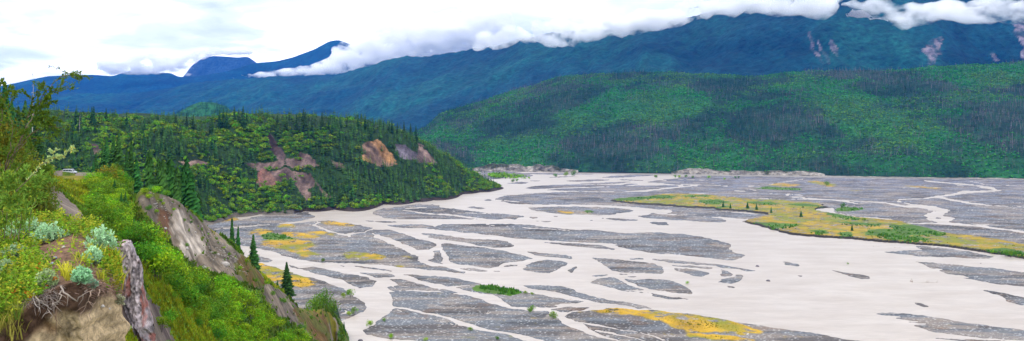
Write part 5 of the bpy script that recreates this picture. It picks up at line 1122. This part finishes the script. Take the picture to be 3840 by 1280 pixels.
# bare roots and dead twigs hanging over the lip
def roots():
    g = np.random.default_rng(53)
    def root(pts, r, lab, c=(.30, .25, .21)):
        V, Fc, C = [], [], []; P_ = []
        for k, (px, py) in enumerate(pts):
            x, y, z = m_at(px, min(py, 1275)); y = min(y, 10.1) - .12 - .1 * abs(math.sin(k * 1.7)); P_.append(P(px, py, y))
        Q = [np.array(P_[0])]
        for a, b in zip(P_[:-1], P_[1:]):
            for t in (.34, .67, 1): Q.append(a * (1 - t) + b * t + g.normal(0, .008, 3))
        tube(V, Fc, C, Q, r, r * .35, 5, c)
        for k in range(3):
            i = int(g.integers(2, len(Q) - 1)); e = Q[i] + np.array([g.normal(0, .08), -.03, g.normal(-.06, .05)]); tube(V, Fc, C, [Q[i], (Q[i] + e) / 2 + g.normal(0, .01, 3), e], r * .45, r * .15, 4, c)
        o = link("bare_root", np_mesh("bare_root", V, np.array(Fc), np.array(C), smooth=True), M_BARK); tag(o, lab, "root")
    root([(228,1075),(250,1110),(290,1128),(312,1105),(330,1085)], .011, "longest pale root looping under the lip in the middle of the mound")
    root([(232,1090),(222,1118),(205,1140),(190,1145)], .008, "short pale root curling left beneath the start of the looping root")
    root([(120,1100),(145,1125),(175,1150),(195,1180),(190,1195)], .009, "pale forked root hanging at the left end of the lip")
    root([(140,1085),(125,1110),(135,1140),(150,1165)], .007, "thin grey root left of the forked root", (.34, .3, .27))
    root([(345,1090),(335,1120),(318,1150),(300,1190)], .008, "brown root hanging straight down right of the looping root", (.28, .2, .15))
    root([(372,1085),(365,1120),(345,1160),(338,1200)], .007, "thin brown root near the right corner of the lip", (.28, .2, .15))
    root([(215,1150),(210,1200),(212,1260)], .006, "dark root lying down the tan cliff below the lip", (.16, .1, .07))
    V, Fc, C = [], [], []
    for k in range(420):
        px = g.uniform(300, 455); py = g.uniform(1010, 1120) if px < 400 else g.uniform(1030, 1130); x, y, z = m_at(px, py); a = g.uniform(-.5, .6); L_ = g.uniform(.05, .17); e = np.array([x + L_ * math.cos(a) * g.choice([-1, 1]), y - g.uniform(.0, .12), z + L_ * math.sin(a) * .8 + .02]); p0 = np.array([x, y - .03, z + .02]); m = (p0 + e) / 2 + g.normal(0, .015, 3); tube(V, Fc, C, [p0, m, e], .0032, .0014, 3, tuple(np.array((.34, .22, .17)) * g.uniform(.6, 1.3)))
    for k in range(240):
        px = g.uniform(90, 230); py = g.uniform(1060, 1150); x, y, z = m_at(px, py); a = g.uniform(-1.4, .4); L_ = g.uniform(.05, .15); e = np.array([x + L_ * math.cos(a) * g.choice([-1, 1]), y - .1, z + L_ * math.sin(a) * .8]); p0 = np.array([x, y - .04, z]); tube(V, Fc, C, [p0, (p0 + e) / 2 + g.normal(0, .012, 3), e], .0032, .0014, 3, tuple(np.array((.27, .22, .19)) * g.uniform(.6, 1.2)))
    o = link("dead_twigs", np_mesh("dead_twigs", V, np.array(Fc), np.array(C)), M_BARK); tag(o, kind="stuff")
    for k, (px, py, s, lab) in enumerate([(208,972,.03,"blue-grey pebble higher up on the bare soil of the mound"),(198,993,.028,"bluish pebble lower on the bare soil of the mound"),(265,1025,.022,"white pebble on the mound below the dry stalks"),(385,1152,.03,"white stone near the right corner of the tan cliff"),(405,1172,.035,"grey stone stuck in the tan cliff near its right corner"),(240,930,.025,"small brown stone at the top of the bare soil")]):
        m_ = rock_mesh("pebble", 90 + k, c=(.30, .36, .42) if k < 2 else (.5, .46, .42), sub=2); m_.materials.append(M_ROCK); x, y, z = m_at(px, py); o = bpy.data.objects.new("pebble", m_); COL.objects.link(o); o.location = (x, y - .01, z + .01); o.scale = (s, s, s); tag(o, lab, "stone")
roots()

# ------------------------------------------------------------------ willow reaching in from the left
def willow(name, branches, dens, leafc, seed, lab, cat, ll=(.045, .075), lw=(.007, .012), barkc=(.18, .13, .10), side=0, spread=.3):
    """branches: (list of (px,py,d), radius at the base, leafiness)"""
    g = np.random.default_rng(seed); V, Fc, C = [], [], []; Vb, Fb, Cb = [], [], []
    def run(Q, r, lf):
        tube(Vb, Fb, Cb, Q, r, r * .22, 5, tuple(np.array(barkc) * g.uniform(.8, 1.25)))
        n = int(dens * lf * len(Q))
        for k in range(n):
            t = g.uniform(.12, 1) * (len(Q) - 1); i = min(int(t), len(Q) - 2); p = Q[i] * (1 - t + i) + Q[i + 1] * (t - i); dv = (Q[i + 1] - Q[i]); dv = dv / (np.linalg.norm(dv) + 1e-9) + g.normal(size=3) * .6 + np.array([0, 0, .15]); leaf(V, Fc, C, p, dv, g.uniform(*ll), g.uniform(*lw), leafc if g.random() < .8 else tuple(np.array(leafc) * np.array([1.6, 1.1, .7])), g)
    for pts, r, lf in branches:
        P_ = [P(*q) for q in pts]; Q = [P_[0]]
        for a, b in zip(P_[:-1], P_[1:]):
            for t in (.25, .5, .75, 1): Q.append(a * (1 - t) + b * t + g.normal(0, .008, 3))
        run(Q, r, lf)
        for k in range(side):
            i = int(g.integers(2, max(3, len(Q) - 1))); L_ = spread * g.uniform(.5, 1.2); dv = Q[min(i + 1, len(Q) - 1)] - Q[i - 1]; dv = dv / (np.linalg.norm(dv) + 1e-9) * .8 + g.normal(size=3) * np.array([.7, .6, .5]); dv /= np.linalg.norm(dv)
            S = [Q[i], Q[i] + dv * L_ * .5 + g.normal(0, .01, 3), Q[i] + dv * L_ + np.array([0, 0, -.02])]; run(S, r * .3, max(lf, .25) * 2)
    b = np.array(Vb); base = b[np.argmin(b[:, 2])]; t = bpy.data.objects.new(name, None); COL.objects.link(t); t.location = base; t.empty_display_size = .2; tag(t, lab, cat)
    link("branches", np_mesh("branches", b - base, np.array(Fb), np.array(Cb), smooth=True), M_BARK, t)
    if V: link("leaves", np_mesh("leaves", np.array(V) - base, np.array(Fc), np.array(C)), M_SAGE, t)
D_ = 14.0
willow("willow_shrub", [
  ([(-40,900,D_),(-10,760,D_),(20,640,D_),(60,560,D_-.2),(100,480,D_-.2),(130,420,D_),(160,360,D_),(200,310,D_),(232,286,D_),(285,281,D_)], .013, .25),
  ([(160,360,D_),(190,352,D_),(215,335,D_),(240,300,D_+.1)], .008, .3),
  ([(232,286,D_),(262,284,D_),(275,289,D_-.1)], .004, .0),
  ([(60,560,D_),(85,530,D_),(120,500,D_),(160,478,D_),(205,477,D_),(248,486,D_)], .010, .03),
  ([(40,590,D_),(70,560,D_),(110,525,D_),(140,515,D_),(180,515,D_)], .007, .08),
  ([(-10,780,D_),(0,650,D_+.2),(-10,520,D_+.2),(10,420,D_+.1),(0,330,D_),(8,300,D_)], .016, .8),
  ([(10,700,D_),(50,600,D_+.2),(80,520,D_+.3),(105,440,D_+.3),(120,380,D_+.2),(150,330,D_)], .012, .8),
  ([(-30,820,D_),(30,700,D_-.2),(60,640,D_-.3),(100,590,D_-.2),(130,550,D_),(150,520,D_)], .011, .9),
  ([(20,640,D_),(40,560,D_-.3),(50,480,D_-.3),(30,410,D_-.2),(60,350,D_-.2)], .010, .7),
  ([(-60,800,D_),(-30,680,D_),(-50,560,D_),(-30,450,D_)], .014, .9), ([(0,730,D_),(60,690,D_),(110,660,D_),(150,640,D_)], .009, 1),
  ([(100,480,D_),(130,450,D_),(165,440,D_),(190,455,D_)], .006, .9), ([(105,440,D_),(140,410,D_),(158,395,D_)], .006, 1)],
  12, (.10, .19, .02), 61, "tall willow with arching bare-tipped branches leaning in at the left edge", "willow", side=9, spread=.32)
willow("willow_sprig", [([(60,720,12.5),(120,660,12.5),(160,615,12.5),(200,600,12.4),(235,585,12.4),(268,562,12.3),(276,555,12.3)], .006, .45), ([(160,615,12.5),(195,588,12.4),(215,560,12.4)], .003, .3)], 14, (.42, .55, .22), 62, "pale leafy willow sprig reaching right just above the parked van", "willow", ll=(.04, .06), side=2, spread=.08)
willow("willow_clump", [([(20 + 18 * k - 40, 900, 13), (25 + 18 * k - 35, 800, 13), (20 + 22 * k - 30, 740 - (k % 3) * 22, 13.1), (45 + 24 * k - 40, 690 - (k % 4) * 14, 13.1)], .006, 1.2) for k in range(8)], 9, (.20, .36, .05), 63, "low bright willow clump with long upright leaves at the left edge of the mound", "willow", ll=(.06, .10), side=5, spread=.22)
# leafy thickets just behind the mound
def thickets():
    g = np.random.default_rng(65)
    T_ = [(-40,40,430,5.2,"olive leafy thicket at the far left edge behind the willow"),(40,46,470,4.6,"green thicket behind the willow stems"),(110,52,520,4.2,"leafy thicket behind the willow, left of the van"),(130,60,600,3.2,"rounded thicket just left of the road below the van"),(-10,30,560,3.4,"dark low thicket under the willow"),(75,34,600,3.2,"dense low thicket between the willow and the soil scarp"),(150,70,660,2.4,"small thicket beside the soil scarp"),(130,44,660,2.4,"low thicket at the top of the soil scarp")]
    for k, (px, d, top, hh, lab) in enumerate(T_):
        z = float(bl_at(np.array([float(px)]), np.array([float(d)]))[0]); zt = EYE - (top - HY) / F * d; h = max(hh, zt - z)
        v, f, c = merge(shrub_arrays(1, .42, 5200, .016, 560 + k, (.10, .17, .014) if k % 2 else (.16, .21, .016), lobes=16), stems_arrays(.9, .3, 7, k, rad=.01)); m_ = np_mesh("leafy_thicket", v, f, c); m_.materials.append(M_LEAF)
        o = bpy.data.objects.new("leafy_thicket", m_); COL.objects.link(o); o.location = ((px - CX) / F * d, d, z - .1); o.scale = (h * .75, h * .75, h); tag(o, lab, "thicket")
thickets()

# ------------------------------------------------------------------ van on the road terrace
def van():
    import bmesh
    paint = mat_plain("silver_paint", (.55, .58, .62), rough=.35, metal=.2, spec=.5, var=.03); glass = mat_plain("dark_glass", (.03, .045, .06), rough=.08, spec=.8, var=.02); tyre = mat_plain("tyre_rubber", (.02, .02, .02), var=.05); rim = mat_plain("wheel_metal", (.4, .4, .42), rough=.4, metal=.6); red = mat_plain("red_lens", (.5, .02, .02), rough=.3); trim = mat_plain("dark_trim", (.05, .05, .055))
    t = bpy.data.objects.new("parked_van", None); COL.objects.link(t); px, py, d = 262, 646, 369.0
    z = float(bl_at(np.array([px]), np.array([d]))[0]); t.location = ((px - CX) / F * d, d, z + .05); t.rotation_euler = (0, 0, D2R(-8)); tag(t, "silver van parked on the road terrace at the left", "van")
    prof = [(-2.6,.45),(-2.68,.7),(-2.66,1.35),(-2.5,2.02),(-2.2,2.12),(1.0,2.14),(1.3,2.02),(1.95,1.28),(2.5,1.12),(2.66,.9),(2.68,.45)]
    def prism(nm, pr, w0, mat, par, bev=.04, y0=None):
        bm = bmesh.new(); ya, yb = (-w0, w0) if y0 is None else y0; a = [bm.verts.new((x, ya * (1 - .08 * max(0, z_ - 1.2)), z_)) for x, z_ in pr]; b = [bm.verts.new((x, yb * (1 - .08 * max(0, z_ - 1.2)), z_)) for x, z_ in pr]
        bm.faces.new(a); bm.faces.new(b[::-1])
        for i in range(len(pr)): j = (i + 1) % len(pr); bm.faces.new((a[i], b[i], b[j], a[j]))
        bmesh.ops.recalc_face_normals(bm, faces=bm.faces)
        if bev: bmesh.ops.bevel(bm, geom=list(bm.edges), offset=bev, segments=2, affect='EDGES')
        me = bpy.data.meshes.new(nm); bm.to_mesh(me); bm.free(); return link(nm, me, mat, par)
    body = prism("body", prof, .98, paint, t)
    for x0, x1 in ((-2.35,-1.25),(-1.15,-.1),(0.0,.95)): prism("window", [(x0,1.28),(x1,1.28),(x1,1.85),(x0,1.85)], 1, glass, t, .01, (-.99,-.94)); prism("window", [(x0,1.28),(x1,1.28),(x1,1.85),(x0,1.85)], 1, glass, t, .01, (.94,.99))
    prism("window", [(1.02,1.28),(1.75,1.28),(1.28,1.85),(1.02,1.85)], 1, glass, t, .01, (-.99,-.94))
    prism("windshield", [(1.36,1.99),(1.98,1.30),(2.01,1.33),(1.39,2.02)], .85, glass, t, .0)
    prism("rear_window", [(-2.685,1.4),(-2.55,1.9),(-2.57,1.92),(-2.71,1.41)], .75, glass, t, .0)
    prism("bumper", [(-2.8,.4),(-2.62,.4),(-2.62,.62),(-2.8,.62)], .95, trim, t, .02); prism("bumper", [(2.6,.38),(2.8,.38),(2.8,.62),(2.6,.62)], .95, trim, t, .02)
    prism("tail_light", [(-2.72,.85),(-2.6,.85),(-2.6,1.25),(-2.72,1.25)], 1, red, t, .01, (-.99,-.80)); prism("headlight", [(2.55,.75),(2.70,.75),(2.66,.95),(2.5,.98)], 1, rim, t, .01, (-.97,-.7))
    for x in (-1.75, 1.75):
        for y in (-.92, .92):
            for nm, r, wd, mt in (("tyre", .36, .12, tyre), ("rim", .22, .13, rim)):
                n = 20; V = [(r * math.cos(6.283 * k / n), s * wd, r * math.sin(6.283 * k / n)) for s in (-1, 1) for k in range(n)]; bm = bmesh.new(); vs = [bm.verts.new(v) for v in V]; bm.faces.new(vs[:n]); bm.faces.new(vs[n:][::-1])
                for k in range(n): bm.faces.new((vs[k], vs[n + k], vs[n + (k + 1) % n], vs[(k + 1) % n]))
                bmesh.ops.recalc_face_normals(bm, faces=bm.faces); bmesh.ops.bevel(bm, geom=[e for e in bm.edges if abs(e.verts[0].co.y - e.verts[1].co.y) < 1e-4], offset=.025, segments=2, affect='EDGES')
                me = bpy.data.meshes.new(nm); bm.to_mesh(me); bm.free()
                if nm == "tyre": w_ = bpy.data.objects.new("wheel", me); me.materials.append(mt); COL.objects.link(w_); w_.parent = t; w_.location = (x, y, .36)
                else: link("rim", me, mt, w_)
van()
# ------------------------------------------------------------------ things on the river flats
def flat_d(py, z=0.4): return (EYE - z) * F / (py - HY)
def rv_z(px, py):
    PX_, PY_, X, Y, z, M2 = RV; j = int(np.clip(round((px + 300) / 3), 0, PX_.shape[1] - 1)); i = int(np.clip(np.searchsorted(PY_[:, 0], py), 0, PX_.shape[0] - 1)); return float(z[i, j])
def on_flat(nm, me, px, py, size, lab, cat, grp=None, sq=1.0, rot=None):
    z = max(rv_z(px, py), 0); d = flat_d(py, z); o = bpy.data.objects.new(nm, me); COL.objects.link(o); o.location = ((px - CX) / F * d, d, z - .05 * size); o.scale = (size * sq, size * sq, size); o.rotation_euler = (0, 0, random.uniform(0, 6.28) if rot is None else rot); tag(o, lab, cat, grp); return o
def hm(py, hpx): return hpx * flat_d(py) / F
B = [(1211,986,20,"dark round bush standing at the edge of the main left channel",1),(1288,1118,24,"left one of two light green bushes on the near gravel point",0),(1314,1116,36,"taller of two light green bushes on the near gravel point",0),(1331,1178,30,"dark green bush at the waterline of the near gravel point",1),(1309,1184,20,"pale low bush beside the dark one at the near waterline",0),
     (1439,1206,15,"small dark bush on the gravel right of the near channel",1),(1385,1228,30,"light green bush with a yellow top at the tip of the large near bar",0),(1467,1272,24,"upright green bush at the lower edge of the large near bar",0),(1596,1279,16,"small green bush at the bottom edge of the picture",0),(1763,1242,18,"yellowish bush by the fan of pale driftwood sticks",0),
     (1983,1174,26,"left one of two thin bushes beside the narrow curving channel",1),(1999,1168,26,"taller thin bush beside the narrow curving channel",1),(2075,1196,34,"green and rusty bush on the gravel point of the curving channel",0),(2578,1066,13,"lone round bush on a tiny islet in midstream",0),(1862,1276,18,"dark green bush cut by the lower edge below the pale streak",1),
     (1970,1104,15,"pointed shrub at the right end of the small green island",0),(1996,1106,12,"last little shrub trailing off the small green island",0),(1925,684,14,"left small bush of two on the thin bar near the forest spit",1),(1941,681,12,"right small bush of two on the thin bar near the forest spit",1),(2082,664,14,"low bush on the thin far bar, leftmost of its three",1),
     (2123,661,20,"thin upright bush in the middle of the thin far bar",0),(2153,661,24,"largest bush at the right end of the thin far bar",1),(2460,668,14,"round green bush alone near the far channel",1),(2532,666,11,"dark bush left of the far row near the cliffs",1),(2546,667,12,"light bush in the far row near the cliffs",0),(2573,666,12,"dark round bush in the far row near the cliffs",1),
     (2597,669,11,"bush right of the dark round one in the far row",1),(2658,670,13,"taller light bush at the middle of the far row",0),(2716,675,10,"low pale bush near the right end of the far row",0),(2757,669,9,"small dark bush, left of the last pair of the far row",1),(2772,669,10,"small dark bush, right of the last pair of the far row",1),
     (3099,696,18,"dark green bush on the small golden patch far out on the plain",1),(3240,831,16,"dark round bush on the golden meadow above its middle",1),(3162,780,22,"tallest bush on the small green island behind the meadow",1),(3769,962,30,"dark leafy bush near the right edge of the golden meadow",1),(3790,958,22,"bush just right of the dark leafy one at the meadow's right end",1),(3725,952,18,"lighter bush left of the dark leafy one at the meadow's right end",0),(3179,992,8,"tiny green tuft on a stone in open water",0)]
for k, (px, py, h, lab, dk) in enumerate(B):
    on_flat("river_bush", BUSH[(2 * (k % 4)) if dk else 2 * (k % 4) + 1], px, py, hm(py, h), lab, "bush", sq=.95 if h < 20 else .75)
for k, (px, t, b, lab) in enumerate([(2712,751,779,"leftmost tall little spruce on the golden meadow"),(2739,762,784,"second little spruce from the left on the golden meadow"),(2803,757,784,"third little spruce on the golden meadow, at its narrow waist"),(2837,760,789,"fourth little spruce on the meadow, the tallest of the middle pair"),(2892,776,801,"spruce beside the notch of water cutting into the meadow"),(3004,788,816,"pale green young spruce in the brush on the meadow"),(3195,839,869,"dark stout spruce alone in the middle of the golden meadow")]):
    d = flat_d(b, 1.3); x = (px - CX) / F * d; conifer((x, d, 1.1), (b - t) / F * d, k, lab, wide=1.5)
# brush and grass on the meadows
def brush():
    g = np.random.default_rng(71); V = []; C = []; PX_, PY_, X, Y, z, M2 = RV
    def fill(polys, n, h0, h1, c1, c2, wd):
        pts = []
        for p in polys:
            q = np.array(p, float); q = q[(q[:, 0] > -100)]; x0, x1, y0, y1 = max(q[:, 0].min(), 0), min(q[:, 0].max(), 4000), q[:, 1].min(), min(q[:, 1].max(), 1320)
            m = int(n * (x1 - x0) * (y1 - y0) / 1e4); px = g.uniform(x0, x1, m); py = g.uniform(y0, y1, m); ok = in_poly(px, py, p); pts.append(np.stack([px[ok], py[ok]], -1))
        pts = np.concatenate(pts); px, py = pts.T; i = np.clip(np.searchsorted(PY_[:, 0], py), 0, PX_.shape[0] - 1); j = np.clip(((px + 300) / 3).astype(int), 0, PX_.shape[1] - 1)
        zz = z[i, j]; ok = M2[i, j] > .2; px, py, zz = px[ok], py[ok], zz[ok]; d = (EYE - zz) * F / (py - HY); x = (px - CX) / F * d; m = len(px)
        cl = fbm(x / 14, d / 18, 4, 77); ok = cl > -.25; x, d, zz, cl = x[ok], d[ok], zz[ok], cl[ok]; m = len(x)
        h = g.uniform(h0, h1, m) * (1 + cl); t = np.clip(cl + .5, 0, 1)[:, None] * g.uniform(.5, 1, (m, 1)); col = (np.array(c1) * (1 - t) + np.array(c2) * t) * g.uniform(.65, 1.35, (m, 1))
        for k in range(3):
            a = g.uniform(0, 6.283, m); e = np.stack([np.cos(a), np.sin(a), 0 * a], -1) * (wd * h)[:, None]; b0 = np.stack([x, d, zz - .05], -1) + e * g.uniform(-.8, .8, (m, 1)); V.append(np.stack([b0 - e * .5, b0 + e * .5, b0 + np.stack([g.normal(0, .2, m) * h, g.normal(0, .2, m) * h, h], -1)], 1)); C.append(np.repeat(col[:, None], 3, 1))
    fill(GREENS, 260, .7, 2.2, (.05, .14, .012), (.12, .25, .015), .9)
    fill(GREENZ, 300, .8, 2.4, (.05, .15, .012), (.13, .27, .015), .9)
    A = len(V); fill(PLAIN, 60, .3, .8, (.26, .19, .015), (.17, .19, .015), 1.0); fill(GOLD, 160, .25, .6, (.28, .185, .012), (.18, .18, .015), 1.0)
    for nm, a, b in (("meadow_brush", 0, A), ("meadow_grass", A, len(V))):
        v = np.concatenate(V[a:b]).reshape(-1, 3); c = np.concatenate(C[a:b]).reshape(-1, 3); o = link(nm, np_mesh(nm, v, np.arange(len(v)).reshape(-1, 3), c), M_LEAF); tag(o, kind="stuff"); print(nm, len(v) // 9)
brush()
# forest spit
def spit():
    g = np.random.default_rng(73); n = 190; px = g.uniform(1835, 1992, n); py = g.uniform(657, 671, n); ok = (py > 657 + (1992 - px) * 0 ) & (px < 1992 - (671 - py) * 2); px, py = px[ok], py[ok]; d = (EYE - 1) * F / (py - HY); n = len(px)
    h = g.uniform(7, 13, n) * np.clip((2010 - px) / 110, .35, 1); lv = g.random(n) < .35
    for m, vr, nm, mt, w_ in ((lv, SPRL, "spit_spruces", M_NEEDLE, 1.2), (~lv, DECL, "spit_broadleaf_trees", M_LEAF, 1.5)):
        k = m.sum(); o = link(nm, scatter_mesh(nm, vr, np.stack([(px[m] - CX) / F * d[m], d[m], np.full(k, .2)], -1), np.stack([h[m] * w_, h[m]], -1), g.uniform(0, 6, k), g.uniform(.5, 1.1, k)[:, None] * np.ones((k, 3)), g.integers(0, 6, k)), mt); tag(o, kind="stuff")
spit()
# driftwood
LOGM = []
for k in range(4):
    V, Fc, C = [], [], []; g = np.random.default_rng(80 + k); c = (.30, .25, .21) if k % 2 else (.20, .12, .08)
    tube(V, Fc, C, [(-.5, 0, .02), (-.2, .02 * g.normal(), .03), (.15, .02 * g.normal(), .04), (.5, .03, .03)], .035, .015, 6, c)
    for q in range(5): a = g.uniform(-2, 2); tube(V, Fc, C, [(-.5, 0, .02), (-.53, .07 * math.cos(a), .05 + .07 * math.sin(a)), (-.55, .13 * math.cos(a), .06 + .12 * abs(math.sin(a)))], .014, .004, 4, c)
    for q in range(3): x = g.uniform(-.1, .4); tube(V, Fc, C, [(x, 0, .03), (x + .08, .1 * g.normal(), .12)], .010, .003, 4, c)
    m_ = np_mesh("driftwood_log", V, np.array(Fc), np.array(C), smooth=True); m_.materials.append(M_BARK); LOGM.append(m_)
LG = [(1192,995,26,.1,"forked dark log stranded in the main left channel beside the round bush"),(2184,1128,26,.0,"long log with upturned roots at the end of the dark wedge bar"),(2135,1124,50,.08,"long thin trunk pointing at the upturned-root log"),(2583,1104,18,.0,"short brown log at the end of the gravel lens"),(2780,1018,18,.1,"reddish log at the right tip of the curved bar"),(1990,776,26,.1,"pale log sticking up on the gravel near the small gold strips"),(2080,776,22,.2,"branchy snag lying on the upper gravel island"),
      (2330,998,30,.05,"dark log on the near side of the long middle bar"),(2970,995,26,.0,"pale log lying across the small midstream bar"),(3150,1017,10,.1,"small dark log on the narrow bar in open water"),(2490,930,24,.0,"rusty log heap on the long middle bar"),(2730,942,36,.2,"rusty drift log on the right end of the long middle bar"),(2700,960,40,.15,"long pale log at the right end of the long middle bar"),(2475,813,20,.3,"white branch on the bar left of the meadow tip"),
      (2118,935,12,.5,"reddish stump on the long middle bar's upper strip"),(3290,926,26,.1,"reddish branch pile in the water below the meadow"),(3370,930,26,.0,"second reddish branch pile in the water below the meadow"),(3480,1060,110,.09,"very long pale trunk along the lower edge of the right bar"),(1700,1240,28,.3,"weathered reddish log on the gravel by the driftwood fan"),(2760,660,30,.0,"pale log far out by the thin bars"),(3310,681,14,.3,"white stump on the far shore"),(3385,672,16,.3,"dark root plate on the far shore")]
for k, (px, py, w_, rot, lab) in enumerate(LG): on_flat("driftwood_log", LOGM[k % 4], px, py, hm(py, w_), lab, "log", rot=-rot)
g = np.random.default_rng(83)
for x, y in sample_poly([T34((2000,680),(2250,705),(2380,740),(2440,820),(2500,850),(2300,880),(2200,840)), T5((1500,745),(1900,750),(2250,805),(1900,805)), T34((700,270),(1000,290),(1200,310),(900,330)), T34((1900,470),(2150,480),(2100,500)), T34((0,560),(800,610),(1600,680),(900,650)), T5((2100,280),(2576,280),(2500,320),(2150,310)), T5((500,60),(2500,90),(2500,300),(1800,200)), T12((200,660),(1400,760),(1700,840),(1000,830)), T12((1700,1300),(2500,1400),(2600,1500),(1900,1450)), T5((1900,380),(2576,440),(2500,540),(2000,470))], 170, g):
    on_flat("drift_branch", LOGM[g.integers(0, 4)], x, y, hm(y, g.uniform(8, 22)) , "small weathered drift branch scattered on the gravel flats", "drift branch", "drift branches on the gravel", rot=g.uniform(-.5, .5))
for k in range(12):   # fan of pale sticks
    px, py = 1786 + k * 4.2, 1240 + k * 2.2; on_flat("pale_stick", LOGM[1], px, py, hm(py, 26), "pale stick in the fan of driftwood beside the yellowish bush", "stick", "fan of driftwood sticks", rot=-.55 + .02 * k)
rk = rock_mesh("river_rock", 99, c=(.12, .11, .13), sub=2); rk.materials.append(M_ROCK)
for px, py, w_, lab in [(2881,1055,9,"dark rock alone in the open water left of the slim bar"),(1350,1080,6,"small dark stone at the lower tip of the pebble bar"),(1352,1279,10,"dark stone at the very bottom in the near channel"),(1475,956,5,"dark stone on the shore by the small channel island"),(2840,1000,8,"small dark rock below the reddish drift in open water")]: on_flat("river_rock", rk, px, py, hm(py, w_), lab, "rock")
# ------------------------------------------------------------------ air
def build_haze():
    m = bpy.data.materials.new("valley_haze"); m.use_nodes = True; t = m.node_tree; t.nodes.clear()
    o = t.nodes.new("ShaderNodeOutputMaterial"); v = t.nodes.new("ShaderNodeVolumePrincipled")
    v.inputs['Color'].default_value = (0.0, 0.235, 1.0, 1); v.inputs['Density'].default_value = HAZE; v.inputs['Anisotropy'].default_value = 0.0
    t.links.new(v.outputs[0], o.inputs['Volume'])
    x0, x1, y0, y1, z0, z1 = -26000, 26000, -4000, 26000, -8, 2300
    V = [(x, y, z) for x in (x0, x1) for y in (y0, y1) for z in (z0, z1)]
    Fq = np.array([[0, 1, 3, 2], [4, 6, 7, 5], [0, 4, 5, 1], [2, 3, 7, 6], [0, 2, 6, 4], [1, 5, 7, 3]])
    o = link("haze", np_mesh("haze", V, Fq), m); tag(o, kind="stuff")
HAZE = 2.2e-5
build_haze()
